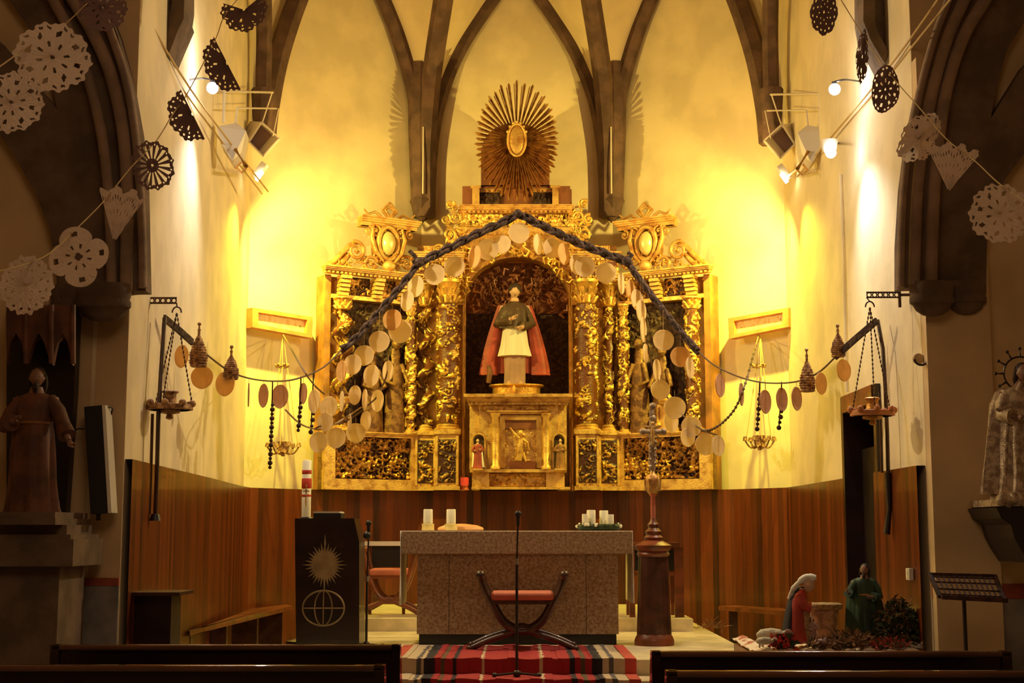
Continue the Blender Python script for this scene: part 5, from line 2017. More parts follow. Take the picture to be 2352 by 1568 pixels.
# ================================================================== FLOODLIGHTS AND BULBS
def flood(S, bx, by, side):
    """lamp cluster: open square housing on a bracket, long bulb box below, rods above"""
    D = 16.0
    a, b_ = (NL, AL) if S < 0 else (NR, AR)
    rt_ = thing('floodlight', P(bx, by, D), 'open square metal floodlight housing on a rod bracket on the %s wall' % side, 'floodlight')

    DN = 13.6 if S < 0 else 14.6

    def q(dx, dy, dd=0):
        return P(bx - S * dx, by + dy, D + dd)

    def q2(dx, dy, dd=0):
        return P(bx - S * dx, by + dy, DN + dd)
    # square open box turned on its corner
    mb = MB()
    o_ = [q(-4, -42), q(37, -4), q(0, 37), q(-33, 4)]
    i_ = [q(-2, -12, .12), q(28, 2, .12), q(0, 30, .12), q(-12, 18, .12)]
    bk = [q(-30, -44, .25), q(2, -18, .25), q(-22, 12, .25), q(-52, -12, .25)]
    for k in range(4):
        k2 = (k + 1) % 4
        mb.quad(o_[k], o_[k2], bk[k2], bk[k])
    for k in range(4):
        mb.bar(o_[k], o_[(k + 1) % 4], .018)
    ho = mb.build('housing', 'lamp_metal', rt_)
    mb = MB()
    mb.quad(*[o_[k].lerp(bk[k], .5) for k in range(4)])
    mb.quad(*[o_[k].lerp(bk[k], .54) for k in range(4)])
    mb.build('reflector', 'lamp_inner', ho)
    mb = MB()
    wl = PW(bx + S * 60, by - 70, a, b_, 0.0)
    mb.tube([q(22, -110), q2(-90, -112)], .012, 6)
    mb.tube([q(30, -73), q2(-60, -74), q2(-64, -40)], .009, 6)
    mb.tube([q(20, -110), q(-2, -42)], .008, 6)
    mb.tube([q(35, -73), q(22, -10)], .006, 6)
    mb.tube([q2(-90, -112), q2(-92, -40)], .014, 6)
    mb.tube([q2(-90, -112), PW(bx + S * 115, by - 112, a, b_, -.02)], .014, 6)
    mb.build('bracket', 'lamp_metal', rt_, smooth=True)
    # second housing behind, nearer the wall
    r2 = thing('floodlight', q2(-75, -10, -.1), 'second greyish floodlight housing nearer the %s wall, behind the square one' % side, 'floodlight')
    mb = MB()
    c = [q2(-108, -32, .0), q2(-62, -40, .1), q2(-40, -22, .1), q2(-50, 28, .1), q2(-72, 48, .0), q2(-98, 8, -.1)]
    c2 = [p + Y * .16 + Vector((0, 0, -.04)) for p in c]
    mb.loft([c, c2])
    mb.build('housing', 'lamp_metal', r2)
    mb = MB()
    mb.tube([q2(-65, 20), q2(-40, 60), q(-18, 78)], .02, 8)
    mb.tube([q2(-52, 50, -.05), q2(-62, 62, -.05), q2(-50, 74, -.05), q2(-40, 64, -.05)], .012, 6)
    mb.build('arm', 'gold_dark', r2, smooth=True)
    # tubular halogen head that throws the yellow light
    r3 = thing('halogen_lamp', q(-5, 78), 'small white halogen lamp head glowing under the %s square housing' % side, 'lamp')
    mb = MB()
    mb.obox(q(-8, 70), (q(8, 52) - q(-20, 88)).normalized(), Y, (q(8, 52) - q(-20, 88)).normalized().cross(Y), .20, .12, .07)
    mb.build('lamp_body', 'lamp_metal', r3)
    mb = MB()
    mb.tube([q(-2, 72, -.07), q(-16, 92, -.07)], .022, 8)
    mb.build('glass', 'bulb_yellow', r3, smooth=True)


flood(-1, 605, 322, 'left')
flood(1, 1792, 327, 'right')
for S, (bx, by), side, (a, b_), dd_ in ((-1, (488, 202), 'left', (NL, AL), 12.35), (1, (1917, 205), 'right', (NR, AR), 12.55)):
    c = P(bx, by, dd_)
    rt_ = thing('bare_bulb', c, 'bare glaring white bulb on a thin bracket high on the %s wall' % side, 'light bulb')
    MB().ball(c, .052).build('bulb', 'bulb_white', rt_, smooth=True)
    mb = MB()
    w = PW(bx + S * 60, by - 18, a, b_, -.02)
    mb.tube([c + Z * .03, c + Z * .07], .025, 8)
    mb.tube(spline([c + Z * .07, c + Vector((S * .1, 0, .09)), w], 5), .009, 6)
    mb.tube([w + Z * .08, w - Z * .08], .02, 6)
    mb.build('bracket', 'metal_dark', rt_, smooth=True)
# second white spotlight on the right with its long reflector
c = P(1905, 352, 12.9)
rt_ = thing('spotlight', c, 'bright white spotlight head below the bulb on the right wall', 'spotlight')
mb = MB()
mb.lathe([(.03, 0), (.07, .06), (.085, .14), (.02, .15)], c - Z * .02, 14)
mb.build('reflector', 'lamp_metal', rt_, smooth=True)
MB().ball(c - Z * .0 + Vector((0, -.06, -.01)), .05).build('bulb', 'bulb_white', rt_, smooth=True)
mb = MB().tube([c + Z * .12, PW(1925, 330, NR, AR, -.02)], .012, 6)
mb.build('bracket', 'metal_dark', rt_, smooth=True)

# ------------------------------------------------------------------ framed boards with hanging bells cords on the apse walls
for side, S, pts, a, b_ in (('left', 1, [(580, 706), (719, 728), (717, 776), (580, 751)], AL, BL), ('right', -1, [(1672, 731), (1811, 706), (1811, 750), (1674, 778)], AR, BR)):
    q = [PW(x, y, a, b_, .22) for x, y in pts]
    n = (Vector((b_[0] - a[0], b_[1] - a[1], 0))).normalized()
    nn = Vector((n.y, -n.x, 0))
    if nn.y > 0:
        nn = -nn
    rt_ = thing('framed_board', q[3], 'orange framed shallow box board with pale centre on the %s apse wall' % side, 'wall board')
    mb = MB()
    cc = sum(q, Vector()) / 4
    inn = [cc + (p - cc) * .78 + (Z * 0) for p in q]
    wv = (q[1] - q[0]).normalized()
    inn = []
    for k, p in enumerate(q):
        inn.append(p + wv * (.085 if k in (0, 3) else -.085) + Z * (-.045 if k in (0, 1) else .045))
    for k in range(4):
        k2 = (k + 1) % 4
        A = [q[k], q[k2], inn[k2], inn[k]]
        B = [p - nn * .12 for p in A]
        mb.loft([A, B])
    mb.build('frame', 'frame_orange', rt_)
    mb = MB()
    mb.loft([[p - nn * .05 for p in inn], [p - nn * .07 for p in inn]])
    mb.build('panel', 'pale_panel', rt_)
    mb = MB()
    for k in range(2):
        e = q[k] .lerp(q[3 - k], .5) + wv * (.15 if k == 0 else -.15)
        mb.tube([e - nn * .05, e - nn * .25], .012, 6)
    mb.build('wall_fixing', 'metal_dark', rt_)

# ------------------------------------------------------------------ hanging lamps: forged brackets near, gilt crown lamps
for side, S, (bx0, bx1, by), (lx, ly), lw, d in (('left', -1, (330, 406, 690), (390, 936), 52, 10.75), ('right', 1, (2066, 1990, 677), (2004, 950), 50, 11.3)):
    a, b_ = (NL, AL) if S < 0 else (NR, AR)
    k_ = d / F
    p0, p1 = P(bx0, by, d), P(bx1, by, d)
    rt_ = thing('wall_bracket', p0, 'pierced dark iron bracket bar high on the %s wall' % side, 'bracket')
    mb = MB()
    mb.bar(p0 + Z * .02, p1 + Z * .02, .012)
    mb.bar(p0 - Z * .02, p1 - Z * .02, .012)
    for k in range(6):
        c = p0.lerp(p1, (k + .5) / 6)
        mb.tube([c + Vector((.018 * math.cos(t), 0, .018 * math.sin(t))) for t in [j * .5236 for j in range(13)]], .005, 5)
    mb.bar(p0 + Z * .07, p0 - Z * .10, .02)
    wa = PW(bx0, by, a, b_, -.02)
    mb.bar(p0, Vector((S * 4 if False else p0.x + S * .12, p0.y, p0.z)), .02)
    mb.build('bar', 'iron', rt_)
    # lamp ring on chains
    top = P(lx + (16 if S < 0 else -6), by + 28, d)
    c = P(lx, ly, d)
    r3 = thing('hanging_lamp', c, 'round dark gilt sanctuary lamp on chains under the %s iron bracket' % side, 'hanging lamp')
    R = lw * k_
    mb = MB()
    mb.lathe([(R * .9, -.02), (R * 1.02, -.015), (R, .02), (R * .92, .025), (R * .9, -.02)], c, 28, 1, .9, fn=lambda a_, z: 1 + .03 * math.sin(14 * a_))
    for k in range(8):
        t = k * math.pi / 4
        mb.ball(c + Vector((R * math.cos(t), R * .9 * math.sin(t), .03)), .028, n=8, m=6)
        mb.tube([c + Vector((R * .92 * math.cos(t), R * .83 * math.sin(t), 0)), c + Vector((0, 0, -.02))], .008, 5)
    mb.build('ring', 'pine_gold' if S < 0 else 'frame_orange', r3, smooth=True)
    mb = MB()
    mb.lathe([(.01, -.09), (.03, -.08), (.02, -.05), (.075, -.04), (.085, .0), (.05, .04), (.045, .10), (.065, .12), (.05, .13), (.001, .13)], c, 16)
    mb.build('bowl', 'pine_gold' if S < 0 else 'gold_dark', r3, smooth=True)
    for t0 in (0.4, 2.5, 4.6):
        mb = MB()
        e = c + Vector((R * math.cos(t0), R * .9 * math.sin(t0), .02))
        nl = int((top - e).length / .035)
        for k in range(nl):
            p = e.lerp(top, (k + .5) / nl)
            mb.ball(p, .007, .007, .015, 6, 4)
        mb.tube([e, top], .0025, 4)
        mb.build('chain', 'iron', r3)
    mb = MB()
    mb.tube([top + Vector((.035 * math.cos(t), 0, .0 + .045 * math.sin(t))) for t in [j * .2618 for j in range(13)]], .006, 6)
    mb.tube([top + Z * .045, Vector((p1.x, d, p1.z - .02)).lerp(top + Z * .045, .0)], .005, 5)
    mb.build('hook', 'iron', r3, smooth=True)
for side, S, (lx, ly), w, a, b_, topy in (('left', -1, (650, 1032), 36, AL, BL, 768), ('right', 1, (1745, 1018), 33, AR, BR, 775)):
    c = PW(lx, ly, a, b_, .45)
    k_ = c.y / F
    R = w * k_
    r3 = thing('small_chandelier', c, 'small gilt crown lamp hanging on chains by the %s apse wall' % side, 'chandelier')
    mb = MB()
    mb.lathe([(.01, -.08), (.03, -.07), (.02, -.05), (.06, -.03), (.05, .05), (.07, .09), (.001, .1)], c, 14)
    for k in range(6):
        t = k * math.pi / 3
        e = c + Vector((R * math.cos(t), R * math.sin(t), .03))
        mb.tube(spline([c, c + Vector((R * .6 * math.cos(t), R * .6 * math.sin(t), -.05)), e], 4), .011, 6)
        mb.tube([e, e + Z * .05], [.03, .02], 8)
    mb.build('crown', 'pine_gold', r3, smooth=True)
    top = PW(lx + (0 if S < 0 else 2), topy, a, b_, .18)
    mb = MB()
    for t0 in (0.5, 2.6, 4.7):
        mb.tube([c + Vector((R * math.cos(t0), R * math.sin(t0), .04)), top], .006, 5)
    mb.build('chains', 'cord_light', r3)
    e = PW(lx - 2, 842, a, b_, .35)
    mb = MB()
    mb.tube([e + Vector((.07 * math.cos(t), .07 * math.sin(t), 0)) for t in [j * .5236 for j in range(13)]], .012, 6)
    for k in range(6):
        t = k * math.pi / 3
        mb.ball(e + Vector((.07 * math.cos(t), .07 * math.sin(t), .02)), .018, n=8, m=5)
    mb.build('upper_crown', 'pine_gold', r3, smooth=True)

# ================================================================== SANCTUARY FURNITURE
def base_on(px, py, z):
    return PZ(px, py, z)


def bx(mb, px0, px1, py0, py1, d, dep):
    """upright block whose front face fills these photograph bounds at depth d"""
    p, q = P(px0, py0, d), P(px1, py1, d)
    mb.box(min(p.x, q.x), max(p.x, q.x), d, d + dep, min(p.z, q.z), max(p.z, q.z))
    return mb


AD = 12.9
A0, A1 = P(922, 1219, AD), P(1452, 1219, AD)
ATZ = A0.z
al = thing('stone_altar', (0, AD, 0.5), 'broad speckled stone altar table with deep slab edge on a dark plinth', 'altar')
zs = P(1188, 1272, AD).z
mb = MB().box(A0.x, A1.x, AD, AD + .78, zs, ATZ)
o = mb.build('slab', 'altar_stone', al)
bv = o.modifiers.new('b', 'BEVEL')
bv.width = .006
zb = P(1188, 1456, AD + .05).z
B0, B1 = P(958, 1300, AD + .05), P(1420, 1300, AD + .05)
mb = MB()
for k in range(4):
    e = [B0.x, B0.x + (B1.x - B0.x) * .16, (B0.x + B1.x) / 2, B0.x + (B1.x - B0.x) * .84, B1.x]
    mb.box(e[k] + .002, e[k + 1] - .002, AD + .05, AD + .70, zb, zs)
mb.build('body', 'altar_stone', al)
MB().box(B0.x + .02, B1.x - .02, AD + .08, AD + .67, 0.5, zb).build('plinth', 'black', al)
ac = thing('altar_cloth', (A0.x, AD, ATZ), 'white altar cloth hanging down both ends of the stone altar', 'altar cloth')
mb = MB()
mb.box(A0.x - .006, A1.x + .006, AD + .06, AD + .77, ATZ, ATZ + .003)
mb.build('top', 'white_cloth', ac)
for s2, xx in ((-1, A0.x), (1, A1.x)):
    mb = MB()
    n = 14
    rr = []
    for k in range(8):
        t = k / 7
        zz = ATZ + .002 - (ATZ - P(1188, 1391 if s2 < 0 else 1386, AD).z) * t
        rr.append([(xx + s2 * (.006 + .012 * t * math.sin(j * 1.1 + s2)), AD + .02 + .74 * j / n, zz) for j in range(n + 1)])
    idx = [[mb.vert(p) for p in r] for r in rr]
    for k in range(7):
        for j in range(n):
            mb.face((idx[k][j], idx[k][j + 1], idx[k + 1][j + 1], idx[k + 1][j]))
    o = mb.build('hanging_end', 'white_cloth', ac, smooth=True)
    sm = o.modifiers.new('t', 'SOLIDIFY')
    sm.thickness = .006

# candles, dish and wreath on the altar
CD = 13.15
for px, lab in ((983, 'left cream pillar candle in a squat glass holder on the altar'), (1036, 'right cream pillar candle in a squat glass holder, before the orange dish')):
    c = P(px, 1213, CD)
    c.z = ATZ + .003
    t = thing('pillar_candle', c, lab, 'candle', 'pillar candles on the altar')
    h = P(px, 1169, CD).z - c.z
    mb = MB().lathe([(.042, h * .2), (.043, h * .4), (.042, h * .97), (.036, h), (.03, h - .01), (.001, h - .014)], c, 20)
    cdo = mb.build('candle', 'candle', t, smooth=True)
    mb = MB().lathe([(.04, 0), (.058, .004), (.055, .05), (.06, .06), (.05, .062), (.044, .05), (.001, .05)], c, 20)
    mb.build('holder', 'candle_glass', t, smooth=True)
    MB().tube([c + Z * (h - .015), c + Z * (h + .008)], .003, 5).build('wick', 'black', cdo)
c = P(1058, 1214, CD + .18)
c.z = ATZ + .003
mb = MB().lathe([(.20, .0), (.215, .012), (.205, .03), (.15, .05), (.05, .062), (.001, .064)], c, 28, 1, .6)
tag(mb.build('serving_dish', 'orange_clay', smooth=True), 'low orange oval dish lying behind the right pillar candle', 'dish')
wr_c = P(1375, 1213, CD)
wr_c.z = ATZ + .003
w = thing('advent_wreath', wr_c, 'dark green wreath with pale berries around four white candles at the altar\'s right end', 'wreath')
mb = MB()
rg = random.Random(9)
mb.tube([wr_c + Vector((.17 * math.cos(t * .3), .12 * math.sin(t * .3), .03)) for t in range(22)], .03, 8)
mb.build('ring', 'leaf', w, smooth=True)
mb = MB()
for k in range(150):
    a = rg.random() * 6.28
    p = wr_c + Vector((.17 * math.cos(a), .12 * math.sin(a), .03))
    t = Vector((rg.uniform(-1, 1), rg.uniform(-1, 1), rg.uniform(-.3, 1))).normalized()
    e = p + t * rg.uniform(.03, .07)
    s_ = t.cross(Z).normalized() * .009
    mb.face([mb.vert(p - s_ * .4), mb.vert(p.lerp(e, .5) - s_), mb.vert(e), mb.vert(p.lerp(e, .5) + s_)])
mb.build('sprigs', 'leaf', w)
mb = MB()
for k in range(16):
    a = rg.random() * 6.28
    mb.ball(wr_c + Vector((.20 * math.cos(a), .14 * math.sin(a) - .02, .03 + .03 * rg.random())), .014, n=8, m=6)
mb.build('berries', 'candle', w, smooth=True)
for px, yt, hw, dy in ((1358, 1171, 10, 0), (1344, 1180, 7, -.06), (1387, 1172, 10, .02), (1402, 1181, 8, -.05)):
    p = P(px, 1213, CD + dy)
    p.z = ATZ + .02
    r_ = hw * CD / F
    h = P(px, yt, CD + dy).z - p.z
    t = thing('wreath_candle', p, 'short white candle standing %s in the wreath' % {1358: 'left of centre, taller', 1344: 'at the far left, lower', 1387: 'right of centre, taller', 1402: 'at the far right, lower'}[px], 'candle',
              'candles of the wreath')
    MB().lathe([(r_, 0), (r_, h - .004), (r_ * .9, h), (.001, h - .003)], p, 16).build('candle', 'candle', t, smooth=True)
    MB().tube([p + Z * (h - .01), p + Z * (h + .012)], .0025, 5).build('wick', 'black', t)

# folding curved-arm chair in front of the altar
CH = 12.3
k_ = CH / F


def curved_chair(name, pc, w, H, seat_z, label, cat, cush, back=False, zf=.5, wood='chair_wood'):
    """X-framed armchair: upswept arm bows above crossed leg bows"""
    c = Vector(pc)
    t = thing(name, c, label, cat)
    for yy in (0.0, .42):
        mb = MB()
        for k in (0,):
            mb.tube(spline([c + Vector((-w * .5, yy, H)), c + Vector((-w * .46, yy, H - .10)), c + Vector((-w * .38, yy, seat_z - .0)), c + Vector((-w * .22, yy, seat_z - .19)), c + Vector((0, yy, seat_z - .26)),
                            c + Vector((w * .22, yy, seat_z - .19)), c + Vector((w * .38, yy, seat_z)), c + Vector((w * .46, yy, H - .10)), c + Vector((w * .5, yy, H))], 5), .028, 8)
        mb.build('arm_bow', wood, t, smooth=True)
        mb = MB()
        mb.tube(spline([c + Vector((-w * .62, yy, .02)), c + Vector((-w * .40, yy, .09)), c + Vector((-w * .14, yy, seat_z - .27)), c + Vector((0, yy, seat_z - .235)), c + Vector((w * .14, yy, seat_z - .27)),
                        c + Vector((w * .40, yy, .09)), c + Vector((w * .62, yy, .02))], 5), .026, 8)
        mb.ball(c + Vector((-w * .62, yy, .025)), .035, .03, .025)
        mb.ball(c + Vector((w * .62, yy, .025)), .035, .03, .025)
        mb.build('leg_bow', wood, t, smooth=True)
    for s2 in (-1, 1):
        mb = MB()
        mb.tube([c + Vector((s2 * w * .5, -.05, H)), c + Vector((s2 * w * .5, .47, H))], .03, 8)
        mb.ball(c + Vector((s2 * w * .5, -.06, H)), .04)
        mb.build('armrest', wood, t, smooth=True)
    mb = MB()
    mb.box(c.x - w * .38, c.x + w * .38, c.y - .02, c.y + .44, seat_z - .03 + c.z, seat_z + c.z)
    sfo = mb.build('seat_frame', wood, t)
    mb = MB()
    mb.box(c.x - w * .38, c.x + w * .38, c.y - .03, c.y + .44, seat_z + c.z, seat_z + .07 + c.z)
    o = mb.build('cushion', cush, sfo)
    bv = o.modifiers.new('b', 'BEVEL')
    bv.width = .025
    bv.segments = 3
    return t


c = P(1200, 1300, CH)
H = P(1200, 1320, CH).z - .5
curved_chair('curule_chair', (c.x, CH, .5), 190 * k_, H, P(1200, 1379, CH).z - .5, 'dark curved X-frame armchair with a red cushion directly in front of the altar', 'chair', 'cushion_red')

# rear bench chairs on the dais
D2 = d0 + .35
c = P(893, 1300, D2)
ch2 = curved_chair('presider_chair', (c.x, D2, zt), 120 * D2 / F, P(893, 1262, D2).z - zt, P(893, 1322, D2).z - zt, 'curved reddish armchair with orange cushion and dark back behind the altar at left', 'chair', 'cushion_red',
                   wood='red_wood')
mb = MB()
bx(mb, 848, 935, 1254, 1302, D2 + .47, .03)
mb.build('backrest', 'black', ch2)
mb = MB()
bx(mb, 826, 960, 1243, 1253, D2 + .44, .08)
bx(mb, 826, 836, 1243, 1262, D2 + .44, .06)
mb.build('white_top_rail', 'white_cloth', ch2)
for x0 in (848, 925):
    mb = MB()
    p, q = P(x0, 1253, D2 + .48), P(x0 + 7, 1253, D2 + .48)
    mb.box(p.x, q.x, D2 + .46, D2 + .5, zt, p.z)
    mb.build('back_post', 'red_wood', ch2)
D3 = d0 + .25
tbl = thing('credence_table', (P(1500, 1300, D3).x, D3, zt), 'reddish wooden side table with square legs behind the tall column at right', 'table')
mb = MB()
bx(mb, 1440, 1562, 1246, 1256, D3, .5)
mb.build('tabletop', 'red_wood', tbl)
for x0, x1, dy in ((1549, 1574, 0), (1445, 1462, 0), (1549, 1570, .42), (1445, 1460, .42)):
    mb = MB()
    p, q = P(x0, 1256, D3), P(x1 - 4, 1256, D3)
    mb.box(p.x, q.x, D3 + .02 + dy, D3 + .07 + dy, zt, p.z)
    mb.build('leg', 'red_wood', tbl)
mb = MB()
p, q = P(1450, 1314, D3), P(1560, 1322, D3)
mb.box(p.x, q.x, D3 + .03, D3 + .06, q.z, p.z)
mb.build('stretcher', 'red_wood', tbl)
mb = MB()
bx(mb, 1455, 1550, 1262, 1310, D3 + .3, .02)
mb.build('back_panel', 'black', tbl)

# column with the processional cross
KD = 12.95
kc = P(1503, 1480, KD)
kc.z = .5
kk = KD / F
pc = thing('wooden_column', kc, 'dark red turned and fluted wooden column pedestal right of the altar', 'pedestal')
zt_ = P(1503, 1250, KD).z - .5


def kz(py):
    return P(1503, py, KD).z - .5


mb = MB()
mb.lathe([(45 * kk, 0), (45 * kk, kz(1470)), (42 * kk, kz(1462)), (38 * kk, kz(1455))], kc, 24)
mb.build('base', 'red_wood', pc, smooth=True)
mb = MB()
mb.lathe([(38 * kk, kz(1456)), (36 * kk, kz(1400)), (33 * kk, kz(1285)), (32 * kk, kz(1276))], kc, 48, fn=lambda a, z: 1 + .035 * math.cos(12 * a))
mb.build('shaft', 'chair_wood', pc, smooth=True)
mb = MB()
mb.lathe([(34 * kk, kz(1278)), (38 * kk, kz(1272)), (34 * kk, kz(1266)), (41 * kk, kz(1260)), (42 * kk, kz(1252)), (30 * kk, kz(1246)), (20 * kk, kz(1240)), (.01, kz(1240))], kc, 24)
mb.build('cap', 'red_wood', pc, smooth=True)
b0 = kc + Z * kz(1240)
pcx = thing('processional_cross', b0, 'ornate silver-gilt processional cross with lantern knop, standing on the wooden column', 'cross')


def bz(py):
    return P(1500, py, KD).z


cxx = P(1499, 1100, KD).x
cc = Vector((cxx, KD, 0))
mb = MB()
mb.lathe([(19 * kk, bz(1240)), (22 * kk, bz(1234)), (16 * kk, bz(1228)), (19 * kk, bz(1220)), (11 * kk, bz(1212)), (13 * kk, bz(1204)), (8 * kk, bz(1198)), (6 * kk, bz(1190))], cc, 18)
mb.build('socket', 'red_wood', pcx, smooth=True)
mb = MB()
mb.lathe([(5 * kk, bz(1200)), (5.5 * kk, bz(1170)), (5 * kk, bz(1140)), (9 * kk, bz(1136)), (5 * kk, bz(1132))], cc, 12)
mb.build('staff', 'cushion_red', pcx, smooth=True)
mb = MB()
mb.lathe([(5 * kk, bz(1138)), (12 * kk, bz(1130)), (16 * kk, bz(1122)), (17 * kk, bz(1105)), (14 * kk, bz(1093)), (6 * kk, bz(1088)), (4 * kk, bz(1080))], cc, 16, fn=lambda a, z: 1 + .08 * math.cos(6 * a))
for k in range(6):
    a = k * math.pi / 3
    mb.tube([cc + Vector((16 * kk * math.cos(a), 16 * kk * math.sin(a), bz(1127))), cc + Vector((17 * kk * math.cos(a), 17 * kk * math.sin(a), bz(1100)))], .012, 6)
mb.build('knop', 'gold', pcx, smooth=True)
mb = MB()
mb.tube([cc + Z * bz(1085), cc + Z * bz(1060), cc + Z * bz(1010), cc + Z * bz(930)], [5 * kk, 9 * kk, 7 * kk, 5 * kk], 10, flat=.5)
mb.tube([P(1474, 991, KD), P(1500, 991, KD), P(1526, 991, KD)], [6 * kk, 6 * kk, 6 * kk], 10, flat=.5)
for (px, py) in ((1476, 991), (1524, 991), (1499, 932), (1499, 960), (1499, 1060)):
    mb.ball(P(px, py, KD), 8 * kk, 4 * kk, 8 * kk)
for k in range(12):
    a = (k + .5) * math.pi / 6
    p = P(1499, 991, KD)
    mb.tube([p + Vector((math.cos(a), 0, math.sin(a))) * 6 * kk, p + Vector((math.cos(a), 0, math.sin(a))) * 22 * kk], [2.4 * kk, .8 * kk], 6)
for k in range(8):
    y_ = 1015 + k * 8
    mb.ball(P(1499 + (-1) ** k * 6, y_, KD - .02), 4 * kk, n=8, m=6)
cro = mb.build('cross', 'silver', pcx, smooth=True)
mb = MB()
p = P(1499, 991, KD - .04)
mb.tube([p + Z * .05, p - Z * .02, p - Z * .11], [.012, .02, .01], 8)
mb.tube([p + Vector((-.08, 0, .05)), p + Z * .035, p + Vector((.08, 0, .05))], [.007, .01, .007], 6)
mb.ball(p + Z * .075, .016)
mb.build('corpus', 'gold', cro, smooth=True)

# lectern with sun and globe
LDp = 12.5
lc = thing('lectern', (P(750, 1480, LDp).x, LDp, .5), 'dark wooden lectern with a gilt sun above a ringed globe on its front', 'lectern')
mb = MB().pxprism([(680, 1491), (677, 1190), (813, 1190), (825, 1245), (825, 1491)], LDp, .45)
zmin = min(v.z for v in mb.v)
for v in mb.v:
    if abs(v.z - zmin) < .05:
        v.z = .5
mb.build('body', 'dark_wood', lc)
mb = MB()
p, q = P(720, 1178, LDp + .05), P(783, 1190, LDp + .05)
mb.box(p.x, q.x, LDp + .05, LDp + .35, q.z, p.z)
mb.build('book_rest', 'black', lc)
mb = MB()
mb.box(p.x, q.x - .01, LDp + .05, LDp + .36, p.z, p.z + .015)
mb.build('open_book', 'screen_white', lc)
mb = MB()
sc = P(746, 1297, LDp)
ks = LDp / F
n = 32
ring = []
for k in range(n * 2):
    a = math.pi * k / n
    if k % 2:
        r = 30
    else:
        r = 50 if (k // 2) % 2 else 43
        if k % 16 == 0:
            r = 57
    ring.append((r * ks * math.cos(a + math.pi / 2) * .92, r * ks * math.sin(a + math.pi / 2)))
mb.prism(ring, sc, X, Z, Y, -.012)
mb.tube([sc + Z * 45 * ks - Y * .008, sc + Z * 68 * ks - Y * .008], [.008, .001], 6)
mb.tube([sc - Z * 40 * ks - Y * .008, sc - Z * 62 * ks - Y * .008], [.008, .004], 6)
mb.build('sun_emblem', 'emblem', lc)
mb = MB()
gc = P(743, 1396, LDp) - Y * .008
for sx_ in (1.0, .42):
    mb.tube([gc + Vector((47 * ks * sx_ * math.cos(t), 0, 39 * ks * math.sin(t))) for t in [j * math.pi / 24 for j in range(49)]], .008 if sx_ == 1 else .006, 6)
mb.tube([gc - Z * 39 * ks, gc + Z * 39 * ks], .006, 6)
mb.tube([gc - X * 47 * ks, gc + X * 47 * ks], .006, 6)
mb.build('globe_emblem', 'emblem', lc)

# paschal candle behind the lectern
c = P(703, 1187, 13.05)
zt3 = P(703, 1056, 13.05).z
pcn = thing('paschal_candle', (c.x, 13.05, .5), 'tall white paschal candle with a red wax band and gilt cross, behind the lectern', 'candle')
mb = MB().lathe([(.042, c.z), (.042, zt3 - .01), (.03, zt3), (.001, zt3 - .01)], (c.x, 13.05, 0), 20)
mb.build('candle', 'candle', pcn, smooth=True)
mb = MB()
for (y0, y1, r) in ((1078, 1090, .044), (1098, 1122, .046), (1134, 1142, .044)):
    a_, b2 = P(703, y1, 13.05).z, P(703, y0, 13.05).z
    mb.lathe([(r * .9, a_), (r, a_ + .01), (r, b2 - .01), (r * .9, b2)], (c.x, 13.05, 0), 20)
mb.build('wax_band', 'flower_red', pcn, smooth=True)
mb = MB()
e = P(703, 1135, 12.99)
mb.bar(e + Z * .09, e - Z * .10, .01)
mb.bar(e + Vector((-.03, 0, .03)), e + Vector((.03, 0, .03)), .01)
mb.build('cross_mark', 'gold', pcn)
mb = MB().lathe([(.16, .5), (.16, .53), (.03, .56), (.025, c.z - .06), (.07, c.z - .02), (.06, c.z), (.001, c.z)], (c.x, 13.05, 0), 18)
mb.build('stand', 'dark_wood', pcn, smooth=True)


def micstand(px, base_py, top_py, zf, joint, base_r, label, boom=None):
    b = PZ(px, base_py, zf)
    t = thing('microphone_stand', b, label, 'microphone stand')
    tp = P(px, top_py, b.y)
    mb = MB().tube([b + Z * .02, Vector((b.x, b.y, P(px, joint, b.y).z))], .011, 8)
    mb.build('lower_tube', 'metal_dark', t, smooth=True)
    mb = MB().tube([Vector((b.x, b.y, P(px, joint, b.y).z - .02)), Vector((b.x + .01, b.y, tp.z - .05))], .007, 8)
    j_ = Vector((b.x, b.y, P(px, joint, b.y).z))
    mb.build('upper_tube', 'metal_dark', t, smooth=True)
    MB().tube([j_ - Z * .02, j_ + Z * .025], .017, 8).build('collar', 'chrome', t, smooth=True)
    mb = MB()
    mb.tube([Vector((b.x + .01, b.y, tp.z - .09)), Vector((b.x + .01, b.y - .02, tp.z - .02))], [.012, .016], 8)
    mb.ball(Vector((b.x + .01, b.y - .02, tp.z)), .026)
    mb.build('microphone', 'black', t, smooth=True)
    mb = MB()
    for k in range(3):
        a = math.pi * (2 * k / 3) + (0 if k else 0)
        dv = Vector((math.cos(a), math.sin(a), 0)) if base_r < .17 else [Vector((-1, -.05, 0)), Vector((1, -.05, 0)), Vector((.1, .8, 0))][k]
        mb.tube([b + Z * .035, b + dv * base_r + Z * .02], .009, 6)
        mb.ball(b + dv * base_r + Z * .02, .022, .022, .02, 8, 6)
    mb.ball(b + Z * .03, .03)
    mb.build('tripod', 'metal_dark', t, smooth=True)
    return t


micstand(1187, 1556, 1180, .385, 1290, .17, 'thin microphone stand before the altar centre, its tripod on the rug')
micstand(841, 1488, 1201, .5, 1330, .14, 'dark microphone stand between the lectern and the altar')
MB_ = MB().ball(P(843, 1229, PZ(841, 1488, .5).y - .02), .035)
tag(MB_.build('foam_windscreen', 'black', smooth=True), 'black foam windscreen ball on the microphone stand beside the lectern', 'windscreen')

